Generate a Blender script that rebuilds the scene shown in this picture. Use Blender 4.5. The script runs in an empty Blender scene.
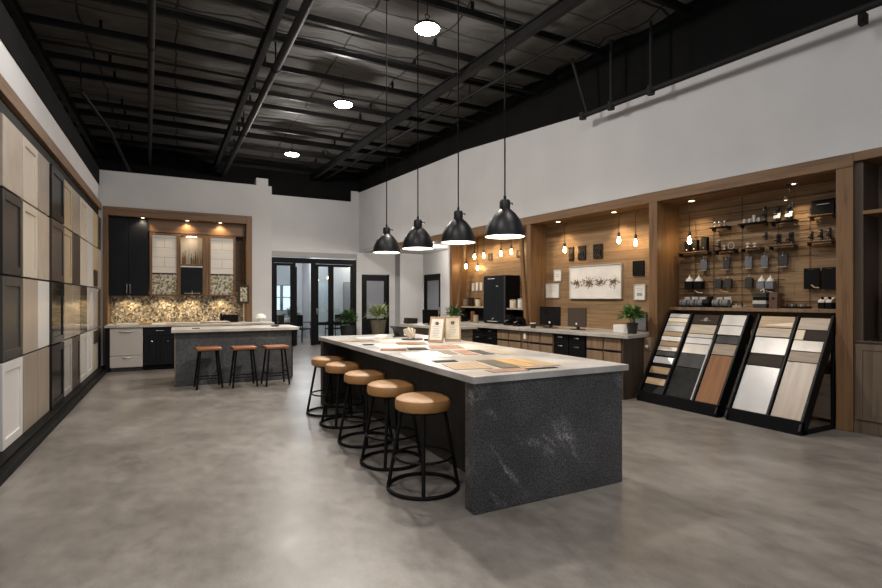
import bpy, bmesh, math, random
from mathutils import Vector, Matrix
R = math.radians
PI = math.pi
scene = bpy.context.scene
COL = scene.collection
random.seed(7)

# ------------------------------------------------------------------ materials
def mat(name, color=(0.5, 0.5, 0.5), rough=0.5, metal=0.0, emit=None, strength=0.0, spec=0.5):
    m = bpy.data.materials.new(name)
    m.use_nodes = True
    b = m.node_tree.nodes['Principled BSDF']
    b.inputs['Base Color'].default_value = (*color, 1)
    b.inputs['Roughness'].default_value = rough
    b.inputs['Metallic'].default_value = metal
    b.inputs['Specular IOR Level'].default_value = spec
    if emit:
        b.inputs['Emission Color'].default_value = (*emit, 1)
        b.inputs['Emission Strength'].default_value = strength
    return m

def nd(m, typ, **kw):
    n = m.node_tree.nodes.new(typ)
    for k, v in kw.items():
        if k in n.inputs:
            n.inputs[k].default_value = v
        else:
            setattr(n, k, v)
    return n

def lk(m, a, ao, b, bi):
    m.node_tree.links.new(a.outputs[ao], b.inputs[bi])

def coords(m, scale=(1, 1, 1), rot=(0, 0, 0)):
    tc = nd(m, 'ShaderNodeTexCoord')
    mp = nd(m, 'ShaderNodeMapping')
    mp.inputs['Scale'].default_value = scale
    mp.inputs['Rotation'].default_value = rot
    lk(m, tc, 'Object', mp, 'Vector')
    return mp

def ramp(m, stops):
    r = nd(m, 'ShaderNodeValToRGB')
    e = r.color_ramp.elements
    while len(e) < len(stops):
        e.new(0.5)
    for i, (p, c) in enumerate(stops):
        e[i].position = p
        e[i].color = (*c, 1)
    return r

def bump(m, src, out, dist=0.01, strength=0.5):
    bp = nd(m, 'ShaderNodeBump')
    bp.inputs['Distance'].default_value = dist
    bp.inputs['Strength'].default_value = strength
    lk(m, src, out, bp, 'Height')
    lk(m, bp, 'Normal', m.node_tree.nodes['Principled BSDF'], 'Normal')

def noisy(name, c1, c2, scale=3.0, rough=0.5, detail=5, bmp=0.0, stretch=(1, 1, 1), metal=0, p=(0.35, 0.65), spec=0.5):
    m = mat(name, c1, rough, metal, spec=spec)
    mp = coords(m, stretch)
    n = nd(m, 'ShaderNodeTexNoise', Scale=scale, Detail=detail)
    lk(m, mp, 'Vector', n, 'Vector')
    r = ramp(m, [(p[0], c1), (p[1], c2)])
    lk(m, n, 'Fac', r, 'Fac')
    lk(m, r, 'Color', m.node_tree.nodes['Principled BSDF'], 'Base Color')
    if bmp:
        bump(m, n, 'Fac', bmp)
    return m

def wood(name, c1, c2, axis='z', rough=0.45, fine=26.0, long=1.3, spec=0.4):
    s = {'x': (long, fine, fine), 'y': (fine, long, fine), 'z': (fine, fine, long)}[axis]
    m = mat(name, c1, rough, spec=spec)
    mp = coords(m, s)
    n = nd(m, 'ShaderNodeTexNoise', Scale=1.0, Detail=7, Distortion=0.7)
    lk(m, mp, 'Vector', n, 'Vector')
    r = ramp(m, [(0.3, c2), (0.5, c1), (0.72, tuple(min(1, v * 1.15) for v in c1))])
    lk(m, n, 'Fac', r, 'Fac')
    lk(m, r, 'Color', m.node_tree.nodes['Principled BSDF'], 'Base Color')
    bump(m, n, 'Fac', 0.002, 0.4)
    return m

def planks(name, c1, c2, dark, w=1.6, h=0.15, rough=0.5, grain=0.5):
    """boards laid along local x, stacked along local z"""
    m = mat(name, c1, rough, spec=0.35)
    tc = nd(m, 'ShaderNodeTexCoord')
    sp = nd(m, 'ShaderNodeSeparateXYZ')
    cb = nd(m, 'ShaderNodeCombineXYZ')
    lk(m, tc, 'Object', sp, 'Vector')
    lk(m, sp, 'X', cb, 'X')
    lk(m, sp, 'Z', cb, 'Y')
    br = nd(m, 'ShaderNodeTexBrick')
    br.inputs['Scale'].default_value = 1
    br.inputs['Brick Width'].default_value = w
    br.inputs['Row Height'].default_value = h
    br.inputs['Mortar Size'].default_value = 0.003
    br.inputs['Color1'].default_value = (*c1, 1)
    br.inputs['Color2'].default_value = (*c2, 1)
    br.inputs['Mortar'].default_value = (*dark, 1)
    lk(m, cb, 'Vector', br, 'Vector')
    mp = coords(m, (1.6, 1, 34))
    n = nd(m, 'ShaderNodeTexNoise', Scale=1.0, Detail=7, Distortion=0.8)
    lk(m, mp, 'Vector', n, 'Vector')
    rp = ramp(m, [(0.28, (grain, grain * 0.97, grain * 0.93)), (0.6, (1.0, 1.0, 1.0))])
    lk(m, n, 'Fac', rp, 'Fac')
    mx = nd(m, 'ShaderNodeMix', data_type='RGBA', blend_type='MULTIPLY')
    mx.inputs[0].default_value = 1
    m.node_tree.links.new(br.outputs['Color'], mx.inputs[6])
    m.node_tree.links.new(rp.outputs['Color'], mx.inputs[7])
    m.node_tree.links.new(mx.outputs[2], m.node_tree.nodes['Principled BSDF'].inputs['Base Color'])
    bump(m, br, 'Fac', 0.004, -0.6)
    return m

def floor_mat():
    m = mat('polished_concrete', (0.2, 0.18, 0.16), 0.3, spec=0.5)
    b = m.node_tree.nodes['Principled BSDF']
    mp = coords(m, (1, 1, 1))
    mp2 = coords(m, (1.0, 0.6, 1), (0, 0, R(20)))
    a = nd(m, 'ShaderNodeTexNoise', Scale=0.55, Detail=5, Roughness=0.55)
    c = nd(m, 'ShaderNodeTexNoise', Scale=2.4, Detail=3, Roughness=0.5)
    e = nd(m, 'ShaderNodeTexNoise', Scale=9.0, Detail=6, Roughness=0.7)
    d = nd(m, 'ShaderNodeTexNoise', Scale=120, Detail=2)
    lk(m, mp, 'Vector', a, 'Vector')
    lk(m, mp2, 'Vector', c, 'Vector')
    lk(m, mp2, 'Vector', e, 'Vector')
    lk(m, mp, 'Vector', d, 'Vector')
    ra = ramp(m, [(0.3, (0.13, 0.117, 0.104)), (0.7, (0.238, 0.219, 0.2))])
    rc = ramp(m, [(0.25, (0.74, 0.73, 0.715)), (0.75, (1.26, 1.26, 1.26))])
    re = ramp(m, [(0.25, (0.72, 0.715, 0.71)), (0.75, (1.26, 1.26, 1.26))])
    rd = ramp(m, [(0.35, (0.92, 0.92, 0.92)), (0.65, (1.06, 1.06, 1.06))])
    lk(m, a, 'Fac', ra, 'Fac')
    lk(m, c, 'Fac', rc, 'Fac')
    lk(m, e, 'Fac', re, 'Fac')
    lk(m, d, 'Fac', rd, 'Fac')
    prev = ra.outputs['Color']
    for x in (rc, re, rd):
        mx = nd(m, 'ShaderNodeMix', data_type='RGBA', blend_type='MULTIPLY')
        mx.inputs[0].default_value = 1
        m.node_tree.links.new(prev, mx.inputs[6])
        m.node_tree.links.new(x.outputs['Color'], mx.inputs[7])
        prev = mx.outputs[2]
    m.node_tree.links.new(prev, b.inputs['Base Color'])
    rr = ramp(m, [(0.3, (0.285, 0.285, 0.285)), (0.7, (0.38, 0.38, 0.38))])
    lk(m, e, 'Fac', rr, 'Fac')
    lk(m, rr, 'Color', b, 'Roughness')
    bump(m, e, 'Fac', 0.003, 0.12)
    return m

def stone_mat(name, dark, light, vein, speck=150, rough=0.4, veins=True):
    m = mat(name, dark, rough)
    b = m.node_tree.nodes['Principled BSDF']
    mp = coords(m)
    s = nd(m, 'ShaderNodeTexNoise', Scale=speck, Detail=3, Roughness=0.7)
    lk(m, mp, 'Vector', s, 'Vector')
    r = ramp(m, [(0.4, dark), (0.7, light)])
    lk(m, s, 'Fac', r, 'Fac')
    big = nd(m, 'ShaderNodeTexNoise', Scale=2.2, Detail=5)
    lk(m, mp, 'Vector', big, 'Vector')
    rb = ramp(m, [(0.35, (0.7, 0.7, 0.7)), (0.65, (1.2, 1.2, 1.2))])
    lk(m, big, 'Fac', rb, 'Fac')
    mx = nd(m, 'ShaderNodeMix', data_type='RGBA', blend_type='MULTIPLY')
    mx.inputs[0].default_value = 1
    m.node_tree.links.new(r.outputs['Color'], mx.inputs[6])
    m.node_tree.links.new(rb.outputs['Color'], mx.inputs[7])
    out = mx.outputs[2]
    if veins:
        r1 = coords(m, (1, 1, 1), (0, R(-45), 0))
        r2 = nd(m, 'ShaderNodeMapping')
        r2.inputs['Scale'].default_value = (0.55, 1.0, 1.7)
        lk(m, r1, 'Vector', r2, 'Vector')
        w = nd(m, 'ShaderNodeTexNoise', Scale=1.3, Detail=9, Roughness=0.6, Distortion=0.35)
        lk(m, r2, 'Vector', w, 'Vector')
        rv = ramp(m, [(0.468, (0, 0, 0)), (0.498, (0.9, 0.9, 0.9)), (0.502, (0.9, 0.9, 0.9)), (0.532, (0, 0, 0))])
        lk(m, w, 'Fac', rv, 'Fac')
        k = nd(m, 'ShaderNodeTexNoise', Scale=3.1, Detail=3)
        lk(m, r2, 'Vector', k, 'Vector')
        rk = ramp(m, [(0.47, (0, 0, 0)), (0.72, (1, 1, 1))])
        lk(m, k, 'Fac', rk, 'Fac')
        s2 = nd(m, 'ShaderNodeTexNoise', Scale=70, Detail=3, Roughness=0.8)
        lk(m, mp, 'Vector', s2, 'Vector')
        rs = ramp(m, [(0.42, (0, 0, 0)), (0.62, (1, 1, 1))])
        lk(m, s2, 'Fac', rs, 'Fac')
        prevv = rv.outputs['Color']
        for q in (rk, rs):
            mul = nd(m, 'ShaderNodeMath', operation='MULTIPLY')
            m.node_tree.links.new(prevv, mul.inputs[0])
            m.node_tree.links.new(q.outputs['Color'], mul.inputs[1])
            prevv = mul.outputs[0]
        m2 = nd(m, 'ShaderNodeMix', data_type='RGBA')
        m.node_tree.links.new(prevv, m2.inputs[0])
        m.node_tree.links.new(out, m2.inputs[6])
        m2.inputs[7].default_value = (*vein, 1)
        out = m2.outputs[2]
    m.node_tree.links.new(out, b.inputs['Base Color'])
    return m

def mosaic_mat(name, stops, scale=24, rough=0.25):
    m = mat(name, stops[0][1], rough)
    mp = coords(m)
    v = nd(m, 'ShaderNodeTexVoronoi', Scale=scale)
    lk(m, mp, 'Vector', v, 'Vector')
    sp = nd(m, 'ShaderNodeSeparateColor')
    lk(m, v, 'Color', sp, 'Color')
    r = ramp(m, stops)
    r.color_ramp.interpolation = 'CONSTANT'
    lk(m, sp, 'Red', r, 'Fac')
    ve = nd(m, 'ShaderNodeTexVoronoi', Scale=scale, feature='DISTANCE_TO_EDGE')
    lk(m, mp, 'Vector', ve, 'Vector')
    re = ramp(m, [(0.0, (0.5, 0.46, 0.4)), (0.05, (1, 1, 1))])
    lk(m, ve, 'Distance', re, 'Fac')
    mx = nd(m, 'ShaderNodeMix', data_type='RGBA', blend_type='MULTIPLY')
    mx.inputs[0].default_value = 1
    m.node_tree.links.new(r.outputs['Color'], mx.inputs[6])
    m.node_tree.links.new(re.outputs['Color'], mx.inputs[7])
    m.node_tree.links.new(mx.outputs[2], m.node_tree.nodes['Principled BSDF'].inputs['Base Color'])
    return m

def glass_mat(name, tint=(0.9, 0.95, 0.95), mixf=0.85):
    m = bpy.data.materials.new(name)
    m.use_nodes = True
    nt = m.node_tree
    nt.nodes.remove(nt.nodes['Principled BSDF'])
    out = nt.nodes['Material Output']
    tr = nt.nodes.new('ShaderNodeBsdfTransparent')
    tr.inputs['Color'].default_value = (*tint, 1)
    gl = nt.nodes.new('ShaderNodeBsdfGlossy')
    gl.inputs['Roughness'].default_value = 0.03
    mx = nt.nodes.new('ShaderNodeMixShader')
    mx.inputs[0].default_value = 1 - mixf
    nt.links.new(tr.outputs[0], mx.inputs[1])
    nt.links.new(gl.outputs[0], mx.inputs[2])
    nt.links.new(mx.outputs[0], out.inputs['Surface'])
    return m

def insul_mat():
    m = mat('black_insulation', (0.06, 0.057, 0.054), 0.75, spec=0.25)
    mp = coords(m, (0.5, 1.3, 1))
    n = nd(m, 'ShaderNodeTexNoise', Scale=1.7, Detail=3, Roughness=0.5, Distortion=0.8)
    lk(m, mp, 'Vector', n, 'Vector')
    r = ramp(m, [(0.3, (0.055, 0.0535, 0.052)), (0.7, (0.105, 0.102, 0.099))])
    lk(m, n, 'Fac', r, 'Fac')
    # seams and wrinkles of the quilt, crease shade painted as wandering dark lines
    mp2 = coords(m, (1, 1, 1))
    w = nd(m, 'ShaderNodeTexNoise', Scale=1.1, Detail=3)
    lk(m, mp2, 'Vector', w, 'Vector')
    add = nd(m, 'ShaderNodeMix', data_type='RGBA', blend_type='LINEAR_LIGHT')
    add.inputs[0].default_value = 0.13
    m.node_tree.links.new(mp2.outputs['Vector'], add.inputs[6])
    m.node_tree.links.new(w.outputs['Color'], add.inputs[7])
    br = nd(m, 'ShaderNodeTexBrick')
    br.offset = 0.0
    br.inputs['Scale'].default_value = 1
    br.inputs['Brick Width'].default_value = 1.22
    br.inputs['Row Height'].default_value = 0.62
    br.inputs['Mortar Size'].default_value = 0.022
    br.inputs['Mortar Smooth'].default_value = 0.6
    m.node_tree.links.new(add.outputs[2], br.inputs['Vector'])
    crease_shade = ramp(m, [(0.0, (1, 1, 1)), (1.0, (0.12, 0.12, 0.12))])
    lk(m, br, 'Fac', crease_shade, 'Fac')
    mx = nd(m, 'ShaderNodeMix', data_type='RGBA', blend_type='MULTIPLY')
    mx.inputs[0].default_value = 1
    m.node_tree.links.new(r.outputs['Color'], mx.inputs[6])
    m.node_tree.links.new(crease_shade.outputs['Color'], mx.inputs[7])
    m.node_tree.links.new(mx.outputs[2], m.node_tree.nodes['Principled BSDF'].inputs['Base Color'])
    bump(m, n, 'Fac', 0.12, 0.8)
    return m

OAK1, OAK2 = (0.17, 0.092, 0.041), (0.1, 0.052, 0.023)
M = dict(
    floor=floor_mat(),
    white=noisy('painted_wall_white', (0.53, 0.527, 0.53), (0.565, 0.562, 0.565), 1.5, 0.85, bmp=0.002, spec=0.2),
    black=mat('black_paint', (0.005, 0.005, 0.005), 0.6, spec=0.12),
    blackwall=noisy('black_painted_wall', (0.004, 0.004, 0.0042), (0.006, 0.006, 0.006), 2, 0.8, spec=0.08),
    steel=noisy('black_steel', (0.004, 0.004, 0.004), (0.007, 0.007, 0.007), 6, 0.5, spec=0.12),
    pipe=mat('dark_pipe', (0.014, 0.014, 0.014), 0.6, spec=0.15),
    insul=insul_mat(),
    oakx=wood('oak_grain_x', OAK1, OAK2, 'x'), oaky=wood('oak_grain_y', OAK1, OAK2, 'y'), oakz=wood('oak_grain_z', OAK1, OAK2, 'z'),
    oakback=planks('oak_planks', (0.285, 0.18, 0.094), (0.24, 0.148, 0.076), (0.13, 0.08, 0.042), grain=0.6),
    cabwood=wood('brown_cabinet_wood', (0.215, 0.14, 0.085), (0.14, 0.088, 0.052), 'z', 0.5),
    darkwood=wood('dark_cabinet_wood', (0.06, 0.04, 0.027), (0.035, 0.024, 0.017), 'z', 0.5),
    bayback=wood('grey_brown_boards', (0.11, 0.078, 0.053), (0.07, 0.048, 0.033), 'z', 0.5),
    stone=stone_mat('charcoal_granite', (0.01, 0.01, 0.0105), (0.13, 0.13, 0.135), (0.45, 0.45, 0.45), 95),
    counter=stone_mat('pale_grey_quartz', (0.3, 0.29, 0.275), (0.5, 0.485, 0.465), (0.6, 0.6, 0.6), 120, 0.35, False),
    worktop=stone_mat('grey_worktop', (0.34, 0.32, 0.29), (0.46, 0.43, 0.39), (0.6, 0.6, 0.6), 90, 0.35, False),
    kitstone=stone_mat('grey_concrete_panel', (0.055, 0.057, 0.061), (0.115, 0.117, 0.122), (0.3, 0.3, 0.3), 22, 0.55, False),
    darkpanel=noisy('dark_side_panel', (0.016, 0.014, 0.012), (0.03, 0.026, 0.022), 4, 0.55, stretch=(3, 3, 0.5)),
    leather=noisy('tan_leather', (0.29, 0.145, 0.052), (0.35, 0.182, 0.068), 5, 0.45, bmp=0.002, spec=0.35),
    seatwood=wood('brown_seat_wood', (0.28, 0.11, 0.04), (0.17, 0.065, 0.025), 'x', 0.4),
    navy=noisy('black_blue_cabinet', (0.006, 0.0075, 0.0105), (0.0085, 0.0105, 0.0145), 3, 0.5, spec=0.16),
    blackcab=mat('black_cabinet', (0.0045, 0.0048, 0.0055), 0.45, spec=0.13),
    chrome=mat('brushed_steel', (0.62, 0.6, 0.57), 0.25, 1.0),
    edge=mat('dull_steel_edge', (0.3, 0.3, 0.32), 0.55, 0.6),
    silver=mat('pale_metal', (0.6, 0.58, 0.54), 0.35, 0.6),
    dishw=mat('light_grey_enamel', (0.47, 0.43, 0.4), 0.4),
    mosaic=mosaic_mat('pebble_mosaic', [(0, (0.08, 0.06, 0.04)), (0.15, (0.26, 0.2, 0.12)), (0.32, (0.42, 0.35, 0.22)), (0.48, (0.14, 0.12, 0.09)), (0.6, (0.55, 0.48, 0.34)), (0.75, (0.3, 0.24, 0.15)), (0.88, (0.2, 0.2, 0.18))], 26),
    mosaic2=mosaic_mat('leafy_mosaic', [(0, (0.16, 0.17, 0.08)), (0.2, (0.42, 0.38, 0.25)), (0.42, (0.6, 0.56, 0.46)), (0.6, (0.24, 0.2, 0.1)), (0.8, (0.5, 0.47, 0.42))], 30),
    shiplap=planks('white_shiplap', (0.76, 0.735, 0.69), (0.72, 0.7, 0.66), (0.25, 0.24, 0.22), 6, 0.21, 0.5, 0.95),
    lampwhite=mat('white_lamp_inside', (0.8, 0.78, 0.74), 0.5),
    glow=mat('lamp_glow', (1, 1, 1), 0.5, emit=(1.0, 0.86, 0.68), strength=60),
    pglow=mat('pendant_bulb_glow', (1, 1, 1), 0.5, emit=(1.0, 0.84, 0.64), strength=60),
    edglow=mat('filament_glow', (1, 1, 1), 0.5, emit=(1.0, 0.68, 0.33), strength=55),
    dlglow=mat('downlight_glow', (1, 1, 1), 0.5, emit=(1.0, 0.8, 0.55), strength=9),
    bronze=mat('dark_bronze', (0.05, 0.035, 0.025), 0.35, 0.7),
    glass=glass_mat('clear_glass'),
    doorglass=glass_mat('cool_door_glass', (0.55, 0.6, 0.68), 0.75),
    frosted=mat('grey_blue_frosted_glass', (0.2, 0.215, 0.25), 0.3),
    screen=mat('dark_screen', (0.006, 0.006, 0.007), 0.15, spec=0.3),
    fern=noisy('fern_leaf', (0.07, 0.15, 0.03), (0.15, 0.28, 0.07), 8, 0.45),
    leaf=noisy('green_leaf', (0.035, 0.085, 0.02), (0.075, 0.16, 0.04), 8, 0.45),
    leaf2=noisy('yellow_green_leaf', (0.16, 0.2, 0.05), (0.27, 0.31, 0.1), 8, 0.5),
    potblack=mat('black_pot', (0.012, 0.012, 0.012), 0.45),
    potolive=noisy('olive_woven_pot', (0.11, 0.1, 0.065), (0.18, 0.16, 0.1), 40, 0.8),
    paper=noisy('white_paper', (0.66, 0.63, 0.58), (0.7, 0.67, 0.62), 3, 0.6),
    cream=noisy('cream_card', (0.6, 0.52, 0.4), (0.66, 0.58, 0.46), 6, 0.6),
    canvas=noisy('white_canvas', (0.62, 0.6, 0.57), (0.7, 0.68, 0.64), 4, 0.7, bmp=0.001),
    gold=noisy('gold_brown_paint', (0.07, 0.038, 0.014), (0.22, 0.13, 0.045), 30, 0.4),
    ink=mat('dark_ink', (0.006, 0.0057, 0.0055), 0.6, spec=0.1),
    greycard=noisy('grey_card', (0.1, 0.105, 0.115), (0.15, 0.155, 0.165), 8, 0.5),
    darkgrey=noisy('dark_grey_board', (0.018, 0.0175, 0.017), (0.03, 0.029, 0.028), 8, 0.5),
    olivegrey=mat('olive_grey_lacquer', (0.045, 0.042, 0.036), 0.35),
    tanlight=wood('pale_oak', (0.36, 0.255, 0.15), (0.28, 0.19, 0.11), 'y', 0.45, 30, 2),
    tan=wood('mid_tan_wood', (0.33, 0.225, 0.13), (0.25, 0.165, 0.09), 'y', 0.45, 30, 2),
    sandwood=wood('sand_wood', (0.34, 0.28, 0.21), (0.27, 0.22, 0.16), 'y', 0.4, 30, 2),
    rustoak=wood('rust_oak', (0.19, 0.083, 0.028), (0.135, 0.058, 0.02), 'x', 0.5, 14, 1.2, spec=0.2),
    greyoak=wood('grey_oak', (0.29, 0.23, 0.178), (0.215, 0.168, 0.128), 'x', 0.35, 14, 1.2),
    greige=noisy('greige_tile', (0.35, 0.31, 0.25), (0.42, 0.37, 0.31), 6, 0.3),
    palegrey=noisy('pale_grey_tile', (0.45, 0.43, 0.4), (0.55, 0.53, 0.5), 4, 0.28),
    whitetile=noisy('white_tile', (0.39, 0.385, 0.38), (0.45, 0.44, 0.435), 3, 0.25),
    slate=noisy('slate_tile', (0.04, 0.04, 0.041), (0.06, 0.06, 0.062), 6, 0.6, spec=0.1),
    blacktile=noisy('black_tile', (0.011, 0.011, 0.011), (0.018, 0.018, 0.018), 14, 0.6, spec=0.1),
    taupe=wood('taupe_wood', (0.2, 0.15, 0.105), (0.14, 0.1, 0.07), 'y', 0.45, 30, 2),
    espresso=wood('espresso_wood', (0.026, 0.018, 0.013), (0.015, 0.011, 0.008), 'y', 0.55, 30, 2, spec=0.12),
    goldwood=wood('golden_wood', (0.46, 0.28, 0.1), (0.24, 0.125, 0.04), 'y', 0.45, 26, 2.4),
    terracotta=noisy('terracotta_sheet', (0.2, 0.09, 0.05), (0.34, 0.19, 0.12), 14, 0.5, stretch=(1, 0.3, 1)),
    olive=noisy('olive_sheet', (0.05, 0.047, 0.032), (0.11, 0.1, 0.07), 12, 0.4, stretch=(1, 0.3, 1)),
    windowlit=mat('daylit_window', (0.8, 0.85, 0.9), 0.5, emit=(0.75, 0.87, 1.0), strength=1.0),
    paledoor=mat('pale_door', (0.6, 0.64, 0.66), 0.5),
    beam_grey=mat('grey_soffit', (0.3, 0.29, 0.285), 0.7),
    brick=mat('brown_box', (0.1, 0.05, 0.03), 0.6),
)
# ------------------------------------------------------------------ mesh helper
class MB:
    def __init__(self):
        self.bm = bmesh.new()

    def box(self, x0, x1, y0, y1, z0, z1, rot=None, piv=(0, 0, 0)):
        vs = [self.bm.verts.new(Vector((x, y, z))) for x in (x0, x1) for y in (y0, y1) for z in (z0, z1)]
        if rot is not None:
            p = Vector(piv)
            for v in vs:
                v.co = rot @ (v.co - p) + p
        for f in ((0, 1, 3, 2), (4, 6, 7, 5), (0, 4, 5, 1), (2, 3, 7, 6), (0, 2, 6, 4), (1, 5, 7, 3)):
            self.bm.faces.new([vs[i] for i in f])
        return self

    def prism(self, pts, a0, a1, axis='z'):
        """polygon pts (2-D) pulled along axis from a0 to a1; axis x: (y,z), y: (x,z), z: (x,y)"""
        def mk(p, a):
            return {'x': (a, p[0], p[1]), 'y': (p[0], a, p[1]), 'z': (p[0], p[1], a)}[axis]
        A = [self.bm.verts.new(mk(p, a0)) for p in pts]
        B = [self.bm.verts.new(mk(p, a1)) for p in pts]
        self.bm.faces.new(A)
        self.bm.faces.new(B[::-1])
        n = len(pts)
        for i in range(n):
            self.bm.faces.new([A[i], B[i], B[(i + 1) % n], A[(i + 1) % n]])
        return self

    def tube(self, pts, r, seg=10, closed=False):
        P = [Vector(p) for p in pts]
        n = len(P)
        rings = []
        t0 = (P[1] - P[0]).normalized()
        up = Vector((0, 0, 1)) if abs(t0.z) < 0.9 else Vector((1, 0, 0))
        nrm = (up - t0 * up.dot(t0)).normalized()
        for i in range(n):
            if closed:
                t = (P[(i + 1) % n] - P[i - 1]).normalized()
            elif i == 0:
                t = t0
            elif i == n - 1:
                t = (P[-1] - P[-2]).normalized()
            else:
                t = ((P[i + 1] - P[i]).normalized() + (P[i] - P[i - 1]).normalized()).normalized()
            nrm = (nrm - t * nrm.dot(t)).normalized()
            b = t.cross(nrm)
            rr = r[i] if isinstance(r, (list, tuple)) else r
            rings.append([self.bm.verts.new(P[i] + (nrm * math.cos(a) + b * math.sin(a)) * rr) for a in [2 * PI * k / seg for k in range(seg)]])
        for i in range(n if closed else n - 1):
            A, B = rings[i], rings[(i + 1) % n]
            for k in range(seg):
                self.bm.faces.new([A[k], A[(k + 1) % seg], B[(k + 1) % seg], B[k]])
        if not closed:
            self.bm.faces.new(rings[0][::-1])
            self.bm.faces.new(rings[-1])
        return self

    def lathe(self, prof, seg=32, c=(0, 0, 0), closed=False):
        """profile [(r, z)] spun about z; r=0 ends close to a point"""
        c = Vector(c)
        rings = []
        for r, z in prof:
            if r < 1e-6:
                rings.append([self.bm.verts.new(c + Vector((0, 0, z)))])
            else:
                rings.append([self.bm.verts.new(c + Vector((r * math.cos(a), r * math.sin(a), z))) for a in [2 * PI * k / seg for k in range(seg)]])
        m = len(rings)
        for i in range(m if closed else m - 1):
            A, B = rings[i], rings[(i + 1) % m]
            for k in range(seg):
                k2 = (k + 1) % seg
                if len(A) == 1 and len(B) == 1:
                    continue
                if len(A) == 1:
                    self.bm.faces.new([A[0], B[k2], B[k]])
                elif len(B) == 1:
                    self.bm.faces.new([A[k], A[k2], B[0]])
                else:
                    self.bm.faces.new([A[k], A[k2], B[k2], B[k]])
        return self

    def ball(self, c, r, seg=16, sq=(1, 1, 1)):
        n = 8
        s = len(self.bm.verts)
        self.lathe([(r * math.sin(PI * i / n) * 1.0 if 0 < i < n else 0, -r * math.cos(PI * i / n)) for i in range(n + 1)], seg, (0, 0, 0))
        self.bm.verts.ensure_lookup_table()
        for v in self.bm.verts[s:]:
            v.co = Vector((v.co.x * sq[0], v.co.y * sq[1], v.co.z * sq[2])) + Vector(c)
        return self

    def face(self, pts):
        self.bm.faces.new([self.bm.verts.new(Vector(p)) for p in pts])
        return self

    def build(self, name, m, parent=None, bevel=0.0, loc=None, rz=0.0, label=None, smooth=True, ang=38):
        me = bpy.data.meshes.new(name)
        bmesh.ops.recalc_face_normals(self.bm, faces=self.bm.faces)
        self.bm.to_mesh(me)
        self.bm.free()
        if isinstance(m, (list, tuple)):
            for q in m:
                me.materials.append(q)
        else:
            me.materials.append(m)
        if smooth:
            for p in me.polygons:
                p.use_smooth = True
            me.set_sharp_from_angle(angle=R(ang))
        o = bpy.data.objects.new(name, me)
        COL.objects.link(o)
        if parent is not None:
            o.parent = parent
        if loc is not None:
            o.location = loc
        o.rotation_euler = (0, 0, rz)
        if bevel:
            b = o.modifiers.new('Bevel', 'BEVEL')
            b.width = bevel
            b.segments = 2
            b.limit_method = 'ANGLE'
            b.angle_limit = R(50)
        if label:
            o['label'] = label
        return o

def tag(o, label, cat, group=None, kind=None):
    o['label'] = label
    o['category'] = cat
    if group:
        o['group'] = group
    if kind:
        o['kind'] = kind
    return o

def thing(name, label, cat, loc=(0, 0, 0), rz=0.0, group=None, rot=None):
    o = bpy.data.objects.new(name, None)
    o.empty_display_size = 0.1
    COL.objects.link(o)
    o.location = loc
    o.rotation_euler = rot if rot is not None else (0, 0, rz)
    return tag(o, label, cat, group)

def struct(o, label, cat='structure'):
    return tag(o, label, cat, None, 'structure')

KIDS = {}
def copy_tree(o, label=None, loc=None, rz=None, group=None):
    def rec(a, parent):
        c = a.copy()
        COL.objects.link(c)
        c.parent = parent
        for ch in a.children:
            rec(ch, c)
        return c
    c = rec(o, None)
    if label:
        c['label'] = label
    if loc is not None:
        c.location = loc
    if rz is not None:
        c.rotation_euler = (0, 0, rz)
    if group:
        c['group'] = group
    return c

def light(kind, name, loc, power, color=(1, 1, 1), size=0.1, parent=None, rot=(0, 0, 0), spot=None, blend=0.6):
    d = bpy.data.lights.new(name, kind)
    d.energy = power
    d.color = color
    if kind == 'AREA':
        d.shape = 'DISK'
        d.size = size
    else:
        d.shadow_soft_size = size
    if spot:
        d.spot_size = R(spot)
        d.spot_blend = blend
    o = bpy.data.objects.new(name, d)
    COL.objects.link(o)
    o.location = loc
    o.rotation_euler = rot
    if parent is not None:
        o.parent = parent
    return o

# frame of the long right-hand wall: s runs along it away from the camera, out points into the room
PX0, PY0 = 6.525, 2.852
UX, UY = -0.09277, 0.99569
NX, NY = -0.99569, -0.09277
RZ = math.atan2(UY, UX)
def W(s, out, z=0.0):
    return (PX0 + s * UX + out * NX, PY0 + s * UY + out * NY, z)

def leaves(mb, c, n, L, spread, w=0.025, up=0.6, rnd=random):
    c = Vector(c)
    for i in range(n):
        a = rnd.uniform(0, 2 * PI)
        el = rnd.uniform(-0.15, 1.0) * up
        d = Vector((math.cos(a) * math.cos(el * 1.4), math.sin(a) * math.cos(el * 1.4), math.sin(el * 1.4) + 0.15)).normalized()
        base = c + d * rnd.uniform(0.0, spread) * 0.75
        l = L * rnd.uniform(0.6, 1.15)
        side = d.cross(Vector((0, 0, 1)))
        side = side.normalized() if side.length > 0.01 else Vector((1, 0, 0))
        droop = Vector((0, 0, -0.35 * l))
        p0, p1, p2 = base, base + d * l * 0.55, base + d * l + droop * rnd.uniform(0.2, 1.0)
        q = side * w * rnd.uniform(0.6, 1.2)
        mb.face([p0, p1 + q, p2, p1 - q])
    return mb
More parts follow.
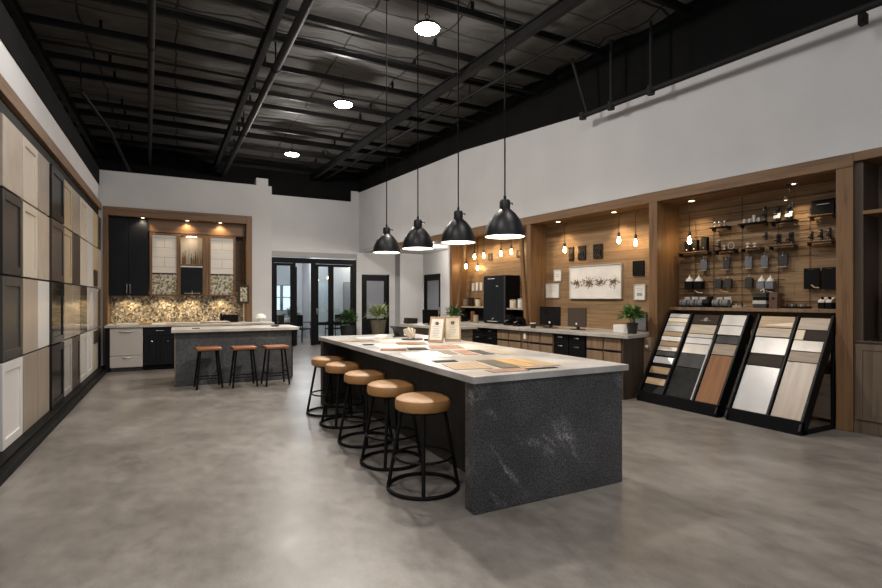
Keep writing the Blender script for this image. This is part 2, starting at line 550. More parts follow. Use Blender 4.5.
# ------------------------------------------------------------------ camera and world
cam = bpy.data.cameras.new('camera')
cam.sensor_width = 36.0
cam.lens = 510 / 882 * 36
cam.shift_y = 5 / 882
cam.clip_end = 100
camo = bpy.data.objects.new('camera', cam)
COL.objects.link(camo)
camo.location = (0, 0, 1.45)
camo.rotation_euler = (R(90), 0, -math.atan(265 / 510))
scene.camera = camo
wd = bpy.data.worlds.new('world')
scene.world = wd
wd.use_nodes = True
wd.node_tree.nodes['Background'].inputs['Color'].default_value = (0.82, 0.89, 1.0, 1)
wd.node_tree.nodes['Background'].inputs['Strength'].default_value = 0.4
vs = scene.view_settings
vs.view_transform = 'Standard'
vs.look = 'None'
vs.gamma = 1.0
vs.use_curve_mapping = False
vs.exposure = 0.25
scene.cycles.use_denoising = True
scene.cycles.max_bounces = 8
scene.cycles.diffuse_bounces = 5
scene.cycles.glossy_bounces = 4
scene.cycles.transparent_max_bounces = 8
scene.cycles.sample_clamp_indirect = 6
scene.cycles.caustics_reflective = False
scene.cycles.caustics_refractive = False

# ------------------------------------------------------------------ the room shell
struct(MB().box(-6.2, 9.0, -3.5, 22, -0.1, 0).build('floor', M['floor']), 'polished grey-brown concrete floor of the showroom', 'floor')
# insulated deck: a sagging quilt between the purlins
mb = MB()
nx, ny = 170, 300
X0, X1, Y0, Y1 = -6.2, 9.0, -3.5, 22.0
PURL = [-2.2, -0.6, 1.0, 2.3, 3.4, 4.6, 6.03, 7.17, 7.95, 8.95, 10.15, 10.85, 12.25, 12.9, 14.0, 14.9, 16.0, 17.2, 18.4, 19.6, 20.8]
rnd = random.Random(3)
ph = [(rnd.uniform(0, 6), rnd.uniform(1.5, 5), rnd.uniform(-1, 1)) for _ in range(9)]
grid = []
for j in range(ny + 1):
    row = []
    y = Y0 + (Y1 - Y0) * j / ny
    near = min(abs(y - p) for p in PURL)
    for i in range(nx + 1):
        x = X0 + (X1 - X0) * i / nx
        z = 5.58 + 0.05 - 0.08 * min(1, near / 0.45) ** 0.6
        sx = ((x + 60) / 1.22) % 1
        z -= 0.025 * math.sin(PI * sx)
        for a, f, g in ph:
            z += 0.006 * math.sin(a + f * y * 1.3 + g * f * x * 0.6)
        row.append(mb.bm.verts.new((x, y, z)))
    grid.append(row)
for j in range(ny):
    for i in range(nx):
        mb.bm.faces.new([grid[j][i], grid[j][i + 1], grid[j + 1][i + 1], grid[j + 1][i]])
top = [mb.bm.verts.new(p) for p in ((X0, Y0, 5.9), (X1, Y0, 5.9), (X1, Y1, 5.9), (X0, Y1, 5.9))]
mb.bm.faces.new(top)
struct(mb.build('ceiling', M['insul'], ang=60), 'black wrinkled insulation quilt under the high roof deck', 'ceiling')

# left-hand partition: white, black painted along its top
struct(MB().box(-1.6, -1.4, -3.5, 12.48, 0, 3.78).build('wall_left', M['white']), 'white partition wall behind the cabinet door samples', 'wall')
struct(MB().box(-1.61, -1.39, -3.5, 12.48, 3.782, 4.12).build('wall_left_upper', M['blackwall']), 'black painted band along the top of the partition wall', 'wall')
struct(MB().box(-1.398, -1.2, -3.5, 12.3, 0.002, 0.07).box(-1.398, -1.27, -3.5, 12.3, 0.07, 0.1).build('baseboard_left', M['black'], bevel=0.006), 'black stepped plinth below the cabinet door samples', 'baseboard')
struct(MB().box(-1.398, -1.335, -3.5, 12.3, 3.245, 3.385).build('trim_1', M['oaky'], bevel=0.004), 'long oak board above the cabinet door samples', 'trim')
struct(MB().box(-1.398, -1.388, 5.0, 12.3, 0.102, 3.243).build('trim_2', M['blackcab']), 'black backing board behind the cabinet door samples', 'trim')

# kitchen partition with the opening for the kitchen
mb = MB()
mb.box(-1.4, -1.25, 12.5, 12.7, 0, 4.1)
mb.box(1.44, 2.0, 12.5, 12.7, 0, 4.1)
mb.box(-1.25, 1.44, 12.5, 12.7, 3.2, 4.1)
mb.box(1.66, 1.92, 12.502, 12.698, 4.1, 4.27)
mb.box(-1.4, 2.0, 13.05, 13.15, 0, 3.4)
struct(mb.build('wall_kitchen', M['white']), 'white partition wall around the display kitchen', 'wall')

# back wall with the folding glass doors (opening X 2.55..5.21, z 0..2.72)
mb = MB()
mb.box(-6.2, 2.55, 16.0, 16.2, 0, 4.6)
mb.box(2.55, 5.215, 16.0, 16.2, 2.9, 4.6)
mb.box(5.215, 5.33, 16.0, 16.2, 0, 4.95)
mb.box(5.02, 5.215, 16.0, 16.2, 4.6, 4.95)
mb.box(5.33, 5.39, 16.0, 16.2, 0, 2.96)
mb.box(6.36, 6.6, 16.0, 16.2, 0, 2.96)
mb.box(5.39, 6.36, 16.0, 16.2, 2.27, 2.96)
struct(mb.build('wall_back', M['white']), 'pale wall around the folding glass doors', 'wall')
struct(MB().box(-6.2, 5.02, 15.98, 16.19, 4.602, 5.52).box(5.02, 5.36, 15.98, 16.19, 4.952, 5.52).build('wall_back_upper', M['blackwall']), 'black wall above the glass door wall', 'wall')
struct(MB().box(2.55, 5.21, 15.93, 15.999, 2.74, 2.90).build('trim_3', M['beam_grey'], bevel=0.005), 'grey track cover above the folding glass doors', 'trim')

# long right-hand wall above the display bays (profile follows the black band)
mb = MB()
prof = [(-4.5, 3.04), (13.2, 3.04), (13.2, 4.92), (7.3, 4.85), (3.7, 4.585), (-4.5, 4.5)]
mb.prism(prof, -0.12, 0.0, 'y')
struct(mb.build('wall_right', M['white'], loc=(PX0, PY0, 0), rz=RZ), 'long white wall above the oak display bays', 'wall')
mb = MB()
prof = [(-4.5, 4.502), (3.7, 4.587), (7.3, 4.852), (13.2, 4.922), (13.2, 5.56), (-4.5, 5.56)]
mb.prism(prof, -0.12, 0.03, 'y')
struct(mb.build('wall_right_upper', M['blackwall'], loc=(PX0, PY0, 0), rz=RZ), 'black band along the top of the long white wall', 'wall')
struct(MB().box(-4.5, 7.5, -1.0, -0.9, 0, 5.5).build('wall_right_rear', M['white'], loc=(PX0, PY0, 0), rz=RZ), 'plain wall behind the oak display bays', 'wall')

# alcove beyond the last bay
struct(MB().prism([(5.845, 10.3), (5.31, 15.99), (7.7, 15.99), (7.7, 10.3)], 2.965, 3.03, 'z').build('ceiling_alcove', M['white']), 'low white ceiling over the desk alcove', 'ceiling')
struct(MB().box(6.6, 7.4, 15.56, 15.76, 0, 2.96).box(6.565, 6.6, 15.56, 15.998, 0, 2.96).build('wall_alcove_back', M['white']), 'white wall at the end of the desk alcove', 'wall')
mb = MB().box(7.4, 7.55, 10.3, 14.28, 0, 2.96).box(7.4, 7.55, 15.5, 15.76, 0, 2.96).box(7.4, 7.55, 14.28, 15.5, 2.26, 2.96)
struct(mb.build('wall_alcove_side', M['white']), 'white side wall of the desk alcove', 'wall')
struct(MB().box(7.895, 7.98, -1.45, -0.02, 0, 2.96).build('wall_alcove_near', M['white'], loc=(PX0, PY0, 0), rz=RZ), 'white end wall beside the coffee bay', 'wall')

# outer dark shell beyond the partitions
struct(MB().box(-6.3, -6.2, -3.5, 22, 0, 5.9).build('wall_outer_left', M['blackwall']), 'dark outer wall beyond the partition', 'wall')
struct(MB().box(-6.2, 9.0, 21.9, 22.0, 0, 5.9).build('wall_outer_back', M['white']), 'far outer wall behind the glass room', 'wall')
struct(MB().box(8.9, 9.0, -3.5, 21.9, 0, 5.9).build('wall_outer_right', M['white']), 'far outer wall beyond the bays', 'wall')

# ------------------------------------------------------------------ roof steel and services
for i, y in enumerate(PURL):
    x = 6.525 - 0.0932 * (y - 2.852) - 0.12
    mb = MB()
    mb.box(-6.1, x, y - 0.03, y + 0.03, 5.33, 5.348)
    mb.box(-6.1, x, y - 0.03, y - 0.018, 5.348, 5.40)
    mb.box(-6.1, x, y - 0.03, y + 0.03, 5.40, 5.418)
    xx = -5.6
    while xx < x - 0.3:
        mb.box(xx, xx + 0.04, y - 0.015, y + 0.015, 5.418, 5.54)
        xx += 2.3
    struct(mb.build('ceiling_purlin', M['steel']), 'black roof purlin running across the ceiling', 'beam')
    if i in (7, 9, 12):
        z = 5.22
        struct(MB().tube([(-6.1, y + 0.33, z), (x, y + 0.33, z)], 0.022, 8).build('ceiling_pipe', M['steel']), 'thin black pipe hung along a roof purlin', 'pipe')
def girder(name, xa, xb, z0, z1, lab):
    mb = MB()
    ya, yb = -3.4, 21.8
    dx = (xb - xa)
    def pr(o0, o1, a, b):
        mb.prism([(xa + o0, ya), (xa + o1, ya), (xb + o1, yb), (xb + o0, yb)], a, b, 'z')
    pr(-0.045, 0.045, z0, z0 + 0.02)
    pr(-0.012, 0.012, z0 + 0.025, z1 - 0.025)
    pr(-0.045, 0.045, z1 - 0.02, z1)
    struct(mb.build(name, M['steel']), lab, 'beam')
girder('ceiling_girder', 4.95, 3.35, 5.12, 5.297, 'black roof girder on the far side of the round lamps')
girder('ceiling_girder', 1.4, 0.86, 5.12, 5.297, 'black roof girder beside the fat pipe')
girder('ceiling_girder', -1.95, -1.75, 5.12, 5.297, 'black roof girder above the cabinet door samples')
def pipe(name, pts, r, lab, m='pipe', hang=None):
    t = thing(name, lab, 'pipe', pts[0])
    o = Vector(pts[0])
    MB().tube([Vector(p) - o for p in pts], r, 12).build('pipe_run', M[m], t)
    for p in hang or ():
        q = Vector(p) - o
        MB().tube([q, q + Vector((0, 0, 5.5 - p[2]))], 0.012, 6).tube([q + Vector((0, -0.02, 0)), q + Vector((0, 0.02, 0))], r + 0.012, 12).build('hanger', M['steel'], t)
    return t
pipe('sprinkler_pipe', [(1.62, -3.3, 5.02), (1.08, 21.5, 5.02)], 0.06, 'fat grey-black pipe running the length of the ceiling', hang=[(1.448, 4.6, 5.02), (1.37, 8.2, 5.02), (1.293, 11.7, 5.02)])
pipe('sprinkler_pipe', [(0.19, -3.3, 5.1), (-0.636, 15.9, 5.1)], 0.045, 'slimmer black pipe above the kitchen side of the ceiling', hang=[(-0.094, 3.3, 5.1), (-0.318, 8.5, 5.1)])
pipe('sprinkler_pipe', [(5.75, -3.2, 5.15), (4.05, 15.8, 5.15)], 0.03, 'thin black pipe nearest the black wall band', m='steel', hang=[(5.1, 4.1, 5.15), (4.75, 8.0, 5.15)])
pipe('conduit', [(-1.42, 10.4, 4.95), (-1.1, 11.4, 4.62), (-0.92, 13.4, 4.3)], 0.03, 'short black conduit dropping behind the kitchen partition', m='steel', hang=[(-1.42, 10.4, 4.95)])
# heavy pipe slung in front of the long white wall
a, b = W(3.5, 0.32, 4.43), W(-4.2, 0.32, 4.4)
t = pipe('sprinkler_main', [a, b], 0.04, 'heavy black pipe slung in front of the long white wall', m='pipe')
def hang(s, z1, lab=None):
    q = Vector(W(s, 0.32, 4.42)) - Vector(a)
    MB().tube([q, q + Vector((0, 0, z1 - 4.42))], 0.022, 8).lathe([(0, -0.06), (0.055, -0.06), (0.055, 0.06), (0, 0.06)], 12, q).build('hanger', M['pipe'], t)
hang(2.25, 5.4)
hang(2.94, 5.43)
q0, q1 = Vector(W(3.4, 0.32, 4.43)), Vector(W(3.46, 0.62, 5.27))
MB().tube([q0 - Vector(a), q1 - Vector(a)], 0.022, 8).build('brace', M['pipe'], t)
MB().lathe([(0, -0.05), (0.06, -0.05), (0.06, 0.05), (0, 0.05)], 14, (0, 0, 0)).build('pipe_cap', M['pipe'], t)
t = thing('security_camera', 'small black box camera hung below the heavy pipe', 'camera', W(-0.19, 0.32, 4.37), RZ)
MB().box(-0.035, 0.035, -0.04, 0.04, -0.12, -0.012).build('body', M['black'], t, 0.006)
MB().tube([(0, 0.04, -0.075), (0, 0.052, -0.075)], 0.02, 14).build('lens', M['screen'], t)
MB().box(-0.012, 0.012, -0.012, 0.012, -0.012, 0.003).build('bracket', M['steel'], t)

# ------------------------------------------------------------------ lamps
bay_spots = [((2.93, 6.03, 5.0), 'large round ceiling lamp, the biggest-looking of the lit row'), ((2.71, 9.08, 5.0), 'round ceiling lamp in the middle of the lit row'), ((2.53, 12.8, 5.0), 'round ceiling lamp at the far end of the lit row'),
             ]
def bay_lamp(loc, lab):
    t = thing('ceiling_lamp', lab, 'lamp', loc, group='round high bay ceiling lamps')
    MB().lathe([(0, 0.075), (0.05, 0.075), (0.09, 0.05), (0.165, 0.035), (0.172, 0.0), (0.16, 0.0), (0.15, 0.01), (0, 0.012)], 28).build('housing', M['steel'], t)
    d = MB().lathe([(0.162, 0.0), (0.15, -0.014), (0.1, -0.026), (0.05, -0.03), (0, -0.031)], 28).build('diffuser', M['glow'], t)
    MB().tube([(0, 0, 0.075), (0, 0, 0.135)], 0.012, 8).tube([(0.03 * math.cos(k), 0, 0.16 + 0.03 * math.sin(k)) for k in [2 * PI * i / 12 for i in range(12)]], 0.006, 6, True).tube([(0, 0, 0.185), (0, 0, 0.55)], 0.006, 6).build('hook', M['steel'], t)
    return t
for loc, lab in bay_spots:
    bay_lamp(loc, lab)
    light('POINT', 'bay_light', (loc[0], loc[1], loc[2] - 0.13), 95, (1.0, 0.94, 0.88), 0.08)
    light('SPOT', 'bay_beam', (loc[0], loc[1], loc[2] - 0.1), 330, (1.0, 0.92, 0.83), 0.12, spot=140, blend=0.6)
# unseen lights carry the lamps on; one ahead-left is added to brighten the samples
for loc in ((3.1, 2.7, 5.0), (3.3, -0.6, 5.0), (-0.2, 5.5, 5.0), (-0.2, 2.2, 5.0), (-0.3, -1.2, 5.0)):
    k = 0.75 if loc[0] > 2 else (0.6 if loc[1] > 5 else 1.1)
    light('POINT', 'bay_light', loc, 65 * k, (1.0, 0.98, 0.97), 0.35)
    light('SPOT', 'bay_beam', loc, 170 * k, (1.0, 0.95, 0.9), 0.12, spot=140, blend=0.6)

def pendant(loc, lab):
    t = thing('pendant_lamp', lab, 'lamp', loc, group='black dome pendants over the long island')
    out = [(0.172, 0.0), (0.17, 0.03), (0.157, 0.085), (0.13, 0.145), (0.092, 0.195), (0.06, 0.225), (0.045, 0.235)]
    inn = [(0.041, 0.23), (0.056, 0.221), (0.088, 0.19), (0.126, 0.14), (0.153, 0.082), (0.166, 0.03), (0.168, 0.0)]
    mb = MB().lathe(out, 40)
    mb.build('shade', M['black_satin'], t)
    MB().lathe(inn, 40).build('shade_lining', M['lampwhite'], t, label='white inner face of the shade')
    MB().lathe([(0.172, 0.0), (0.168, 0.0)], 40).build('rim', M['lampwhite'], t)
    MB().lathe([(0.046, 0.23), (0.046, 0.3), (0.038, 0.315), (0.012, 0.32), (0.012, 0.35), (0, 0.35)], 24).build('socket_cap', M['black_satin'], t)
    MB().tube([(0.046, 0, 0.29), (0.075, 0, 0.295), (0.078, 0, 0.28)], 0.006, 8).build('thumb_screw', M['black_satin'], t)
    MB().tube([(0, 0, 0.34), (0, 0, 5.22 - loc[2])], 0.0065, 8).build('cord', M['cordblack'], t)
    MB().lathe([(0, 0.02), (0.055, 0.02), (0.055, 0), (0, 0)], 20, (0, 0, 5.21 - loc[2])).build('ceiling_rose', M['cordblack'], t)
    MB().ball((0, 0, 0.1), 0.045, 16).build('bulb', M['pglow'], t)
    MB().lathe([(0.16, 0.012), (0.1, 0.006), (0, 0.004)], 32).build('diffuser', M['pdisc'], t, label='glowing white diffuser disc')
    light('SPOT', 'pendant_light', (0, 0, -0.02), 18, (1.0, 0.86, 0.68), 0.14, t, spot=140, blend=0.7)
M['cordblack'] = mat('black_cord', (0.003, 0.003, 0.003), 0.8, spec=0.05)
M['black_satin'] = mat('satin_black_shade', (0.006, 0.006, 0.0065), 0.42, spec=0.3)
M['pdisc'] = mat('pendant_diffuser', (1, 1, 1), 0.5, emit=(1.0, 0.9, 0.76), strength=7)
for loc, lab in (((2.34, 5.98, 2.03), 'black dome pendant first from the glass doors, looking smallest of the four'), ((2.34, 5.05, 1.998), 'black dome pendant second from the glass doors, with a side thumb screw'),
                 ((2.49, 4.42, 2.01), 'black dome pendant third from the glass doors'), ((2.49, 3.61, 1.98), 'black dome pendant over the granite end of the island, the largest in view')):
    pendant(loc, lab)
# ------------------------------------------------------------------ cabinet door samples on the partition wall
M.update(
    s_beige=noisy('sample_beige_concrete', (0.36, 0.3, 0.235), (0.43, 0.36, 0.29), 5, 0.4, detail=8),
    s_cream=mat('sample_cream', (0.55, 0.49, 0.4), 0.32),
    s_taupe=noisy('sample_taupe_concrete', (0.27, 0.22, 0.18), (0.34, 0.29, 0.24), 5, 0.35, detail=8),
    s_black=mat('sample_black', (0.012, 0.011, 0.011), 0.25, spec=0.22),
    s_gblack=mat('sample_gloss_black', (0.01, 0.009, 0.008), 0.08),
    s_tan=mat('sample_tan', (0.4, 0.31, 0.2), 0.3),
    s_char=mat('sample_charcoal_brown', (0.032, 0.028, 0.025), 0.33, spec=0.22),
    s_olive=mat('sample_olive_grey', (0.06, 0.056, 0.05), 0.33, spec=0.22),
    s_white=mat('sample_white', (0.62, 0.6, 0.58), 0.28),
    s_gwhite=mat('sample_gloss_white', (0.6, 0.58, 0.56), 0.07),
    s_greige=wood('sample_greige_wood', (0.37, 0.31, 0.25), (0.3, 0.25, 0.2), 'z', 0.3),
    s_brown=mat('sample_dark_brown', (0.06, 0.045, 0.037), 0.3, spec=0.22),
    s_wood=wood('sample_taupe_wood', (0.26, 0.215, 0.17), (0.2, 0.163, 0.13), 'z', 0.35),
    s_gbeige=mat('sample_gloss_beige', (0.34, 0.28, 0.2), 0.08),
    s_bronze=mat('sample_gloss_bronze', (0.09, 0.07, 0.045), 0.1),
    s_grey=mat('sample_mid_grey', (0.3, 0.28, 0.26), 0.3),
    s_gold=wood('sample_golden_wood', (0.5, 0.39, 0.24), (0.42, 0.32, 0.19), 'z', 0.3),
    s_dgrey=mat('sample_dark_grey', (0.07, 0.065, 0.062), 0.3, spec=0.22),
    s_lgrey=mat('sample_light_grey', (0.45, 0.43, 0.4), 0.28),
)
def sample_door(name, y0, y1, z0, z1, m, style, lab, block=None, th=0.03):
    t = thing(name, lab, 'cabinet door sample', (-1.387, (y0 + y1) / 2, z0), group='cabinet door samples on the long display wall')
    w, h = (y1 - y0) / 2, z1 - z0
    if style == 'slab':
        MB().box(0, th, -w, w, 0, h).build('door_panel', m, t, 0.003)
    else:
        fr = 0.085
        f = MB().box(0, th, -w, -w + fr, 0, h).box(0, th, w - fr, w, 0, h).box(0, th, -w + fr, w - fr, 0, fr).box(0, th, -w + fr, w - fr, h - fr, h)
        f.build('door_frame', m, t, 0.003)
        MB().box(0, th - 0.013, -w + fr - 0.002, w - fr + 0.002, fr - 0.002, h - fr + 0.002).build('door_panel', m, t)
    if block:
        mb, a, b = block
        MB().box(th + 0.001, th + 0.012, -w * 0.75, w * 0.75, h * a, h * b).build('swatch', M[mb], t, 0.002, label='small brown swatch stuck on the door')
ED = [5.76, 6.445, 7.067, 7.643, 8.434, 9.177, 9.882, 10.6, 11.256, 11.928, 12.4]
EZ = [(2.45, 3.09), (1.675, 2.43), (0.895, 1.655), (0.105, 0.875)]
# each column from the near end of the wall, each row from the top
TAB = [
    [('s_beige', 'slab', 'beige concrete-look'), ('s_char', 'shaker', 'charcoal brown framed'), ('s_olive', 'shaker', 'olive grey framed'), ('s_white', 'shaker', 'white framed')],
    [('s_cream', 'shaker', 'cream framed'), ('s_cream', 'shaker', 'cream framed'), ('s_greige', 'slab', 'pale greige slab'), ('s_wood', 'slab', 'taupe wood slab')],
    [('s_taupe', 'slab', 'taupe concrete-look'), ('s_beige', 'slab', 'beige mottled slab'), ('s_white', 'slab', 'white slab'), ('s_wood', 'slab', 'taupe wood slab')],
    [('s_black', 'shaker', 'black framed'), ('s_brown', 'shaker', 'dark brown framed'), ('s_gblack', 'shaker', 'glossy black framed'), ('s_black', 'shaker', 'black framed')],
    [('s_tan', 'shaker', 'tan framed'), ('s_tan', 'shaker', 'tan framed'), ('s_gbeige', 'slab', 'glossy beige slab'), ('s_grey', 'shaker', 'mid grey framed')],
    [('s_taupe', 'slab', 'tan slab'), ('s_brown', 'slab', 'dark brown slab'), ('s_gbeige', 'slab', 'glossy tan slab'), ('s_brown', 'shaker', 'dark brown framed')],
    [('s_cream', 'shaker', 'cream framed'), ('s_cream', 'slab', 'cream slab'), ('s_bronze', 'slab', 'glossy bronze slab'), ('s_lgrey', 'shaker', 'light grey framed')],
    [('s_white', 'slab', 'white slab'), ('s_white', 'slab', 'white slab'), ('s_gwhite', 'shaker', 'glossy white framed'), ('s_white', 'shaker', 'white framed')],
    [('s_gold', 'slab', 'golden wood slab'), ('s_gold', 'slab', 'golden swatched slab'), ('s_gwhite', 'slab', 'glossy cream slab'), ('s_cream', 'slab', 'cream swatched slab')],
    [('s_dgrey', 'slab', 'dark grey slab'), ('s_lgrey', 'slab', 'light grey slab'), ('s_bronze', 'slab', 'glossy bronze slab'), ('s_dgrey', 'slab', 'dark grey slab')],
]
ORD = ['first', 'second', 'third', 'fourth', 'fifth', 'sixth', 'seventh', 'eighth', 'ninth', 'tenth']
ROWN = ['top row', 'second row from the top', 'third row from the top', 'bottom row']
for ci, colm in enumerate(TAB):
    where = ORD[9 - ci] + ' column from the kitchen'
    for ri, (mm, st, words_) in enumerate(colm):
        blk = None
        if ci == 8 and ri == 1:
            blk = ('s_brown', 0.02, 0.42)
        if ci == 8 and ri == 3:
            blk = ('s_brown', 0.66, 0.97)
        sample_door('cabinet_door_sample', ED[ci] + 0.012, ED[ci + 1] - 0.012, EZ[ri][0], EZ[ri][1], M[mm], st,
                    f'{words_} cabinet door sample, {where}, {ROWN[ri]}', blk, 0.055 if ci == 3 else 0.032)

# ------------------------------------------------------------------ display kitchen
M['kittop'] = stone_mat('cream_quartz', (0.5, 0.47, 0.42), (0.6, 0.57, 0.52), (0.6, 0.6, 0.6), 60, 0.35, False)
t = thing('kitchen_surround', 'wide oak portal framing the display kitchen', 'surround', (0, 12.5, 0))
MB().box(-1.33, -1.245, -0.035, 0.45, 0, 3.36).build('side_panel', M['oakz'], t, 0.004)
MB().box(1.435, 1.56, -0.035, 0.45, 0.0, 3.36).build('side_panel', M['oakz'], t, 0.004)
MB().box(-1.245, 1.435, -0.035, 0.45, 3.18, 3.36).build('header', M['oakx'], t, 0.004)
MB().box(-1.244, 1.434, 0.15, 0.19, 2.9, 3.18).box(-1.244, 1.434, 0.455, 0.475, 1.61, 3.18).build('back_board', M['oakx'], t)
for x in (-0.63, 0.22, 0.89):
    f = MB().lathe([(0.05, 0.0), (0.05, -0.006), (0.036, -0.006), (0.036, 0.0)], 20, (x, 0.06, 3.18), True).build('downlight', M['silver'], t)
    MB().lathe([(0.036, -0.002), (0, -0.002)], 20, (x, 0.06, 3.18)).build('lamp_lens', M['dlglow'], f)
    light('SPOT', 'downlight_beam', (x, 12.56, 3.15), 17, (1, 0.76, 0.5), 0.03, spot=130, blend=0.7)

def handle_bar(mb, p0, p1, off, r=0.007):
    p0, p1, off = Vector(p0), Vector(p1), Vector(off)
    d = (p1 - p0) * 0.12
    return mb.tube([p0 + off, p1 + off], r, 8).tube([p0 + d, p0 + d + off], r * 0.8, 6).tube([p1 - d, p1 - d + off], r * 0.8, 6)

t = thing('wall_cabinet', 'tall black two-door wall cabinet in the display kitchen', 'cabinet', (-0.89, 12.62, 1.52))
MB().box(-0.35, 0.35, 0.022, 0.4, 0, 1.655).build('carcass', M['navy'], t)
for s in (-1, 1):
    d = MB().box(min(0, s * 0.352), max(0, s * 0.352), 0, 0.02, 0, 1.655).build('door', M['navy'], t, 0.003)
    d.location.x = s * 0.003
    handle_bar(MB(), (s * 0.025, 0, 0.04), (s * 0.025, 0, 0.25), (0, -0.03, 0), 0.009).build('handle', M['chrome'], d)
def tile_panel(x0, x1, zs, lab):
    t = thing('tile_display', lab, 'tile display', ((x0 + x1) / 2, 12.62, 1.52))
    w, h = (x1 - x0) / 2, 1.36
    MB().box(-w, -w + 0.045, 0, 0.09, 0, h).box(w - 0.045, w, 0, 0.09, 0, h).box(-w + 0.045, w - 0.045, 0, 0.09, 0, 0.035).box(-w + 0.045, w - 0.045, 0, 0.09, h - 0.035, h).build('frame', M['oakz'], t, 0.003)
    MB().box(-w + 0.045, w - 0.045, 0.03, 0.08, zs, h - 0.035).build('shiplap_panel', M['shiplap'], t, label='white shiplap boards')
    mb = MB()
    n = 14
    top = [(-w + 0.045 + (2 * w - 0.09) * i / n, zs - 0.0 - (0.05 * abs(math.sin(i * 1.9)) if 0 < i < n else 0.0)) for i in range(n + 1)]
    mb.prism([(-w + 0.045, 0.035), (w - 0.045, 0.035)] + top[::-1], 0.026, 0.06, 'y')
    mb.build('mosaic_panel', M['mosaic2'], t, label='pebble and leaf mosaic')
    return t
tile_panel(-0.5, 0.06, 0.5, 'framed white board and mosaic panel beside the black wall cabinet')
tile_panel(0.65, 1.22, 0.5, 'framed white board and mosaic panel beside the dark sample holder')
t = thing('wall_cabinet', 'small oak niche over a dark lift-up door between the framed panels', 'cabinet', (0.31, 12.62, 1.52))
MB().box(-0.245, -0.22, 0, 0.4, 0, 1.36).box(0.22, 0.335, 0, 0.4, 0, 1.36).box(-0.22, 0.22, 0, 0.4, 1.33, 1.36).box(-0.22, 0.22, 0.02, 0.4, 0, 0.03).build('carcass', M['oakz'], t, 0.003)
MB().box(-0.22, 0.22, 0.3, 0.32, 0.67, 1.33).build('back', M['cream'], t)
MB().box(-0.22, 0.22, 0.0, 0.3, 0.66, 0.7).build('shelf', M['oakx'], t, 0.003)
MB().box(-0.22, 0.22, -0.004, 0.006, 0.635, 0.66).build('light_strip', M['silver'], t)
MB().box(-0.1, 0.1, 0.1, 0.14, 1.318, 1.329).build('niche_lamp', M['dlglow'], t)
light('POINT', 'niche_light', (0.31, 12.74, 2.8), 0.9, (1, 0.85, 0.66), 0.03)
d = MB().box(-0.22, 0.22, 0.0, 0.02, 0.03, 0.632).build('door', M['navy'], t, 0.003)
MB().tube([(-0.15, -0.03, 0.06), (0.17, -0.03, 0.06)], 0.009, 8).tube([(0.01, -0.03, 0.0), (0.01, -0.03, 0.12)], 0.009, 8).tube([(0.01, -0.03, 0.06), (0.01, 0, 0.06)], 0.008, 8).build('handle', M['chrome'], d)
lab_b = ['brown', 'amber', 'cream', 'pale', 'green', 'grey']
bm_ = [mat('bottle_' + k, c, 0.25) for k, c in zip(lab_b, ((0.2, 0.06, 0.03), (0.3, 0.17, 0.06), (0.6, 0.52, 0.38), (0.5, 0.46, 0.38), (0.1, 0.13, 0.06), (0.2, 0.19, 0.16)))]
WHB = ['first', 'second', 'third', 'fourth', 'fifth', 'sixth', 'seventh', 'eighth', 'ninth']
for i in range(9):
    h = [0.26, 0.31, 0.21, 0.36, 0.25, 0.2, 0.3, 0.23, 0.28][i]
    x = 0.31 - 0.17 + i * 0.042
    b = MB().lathe([(0, 0), (0.016, 0), (0.017, h * 0.55), (0.007, h * 0.72), (0.006, h), (0, h)], 12).build('bottle', bm_[i % 6], loc=(x, 12.75 + 0.02 * (i % 3), 2.222))
    tag(b, f'small {lab_b[i % 6]} bottle, {WHB[i]} along the lit kitchen niche', 'bottle', 'bottles in the kitchen niche')

tag(MB().box(-1.243, 1.433, 0, 0.05, 0.932, 1.6).build('tile_backsplash', M['mosaic'], loc=(0, 12.985, 0)), 'pebble mosaic backsplash behind the kitchen worktop', 'backsplash')
t = thing('worktop', 'long pale worktop of the display kitchen', 'worktop', (0, 12.4, 0.88))
MB().box(-1.243, 1.433, -0.53, 0.575, 0, 0.045).box(1.433, 1.96, -0.53, 0.06, 0, 0.045).build('slab', M['kittop'], t, 0.004)
for x, lab in ((-0.9, 'below the black wall cabinet'), (-0.21, 'below the first framed panel'), (0.3, 'below the kitchen niche'), (0.93, 'below the second framed panel')):
    t = thing('cabinet_downlight', f'small round lamp glowing {lab}', 'lamp', (x, 12.72, 1.52), group='small lamps under the kitchen wall cabinets')
    MB().lathe([(0, 0), (0.035, 0), (0.035, -0.008), (0.028, -0.008), (0.028, -0.006), (0, -0.006)], 20).build('housing', M['silver'], t)
    MB().lathe([(0.028, -0.0075), (0, -0.0075)], 20).build('lens', M['dlglow'], t)
    light('SPOT', 'cabinet_beam', (x, 12.8, 1.5), 12, (1, 0.8, 0.56), 0.03, spot=150, blend=0.8)

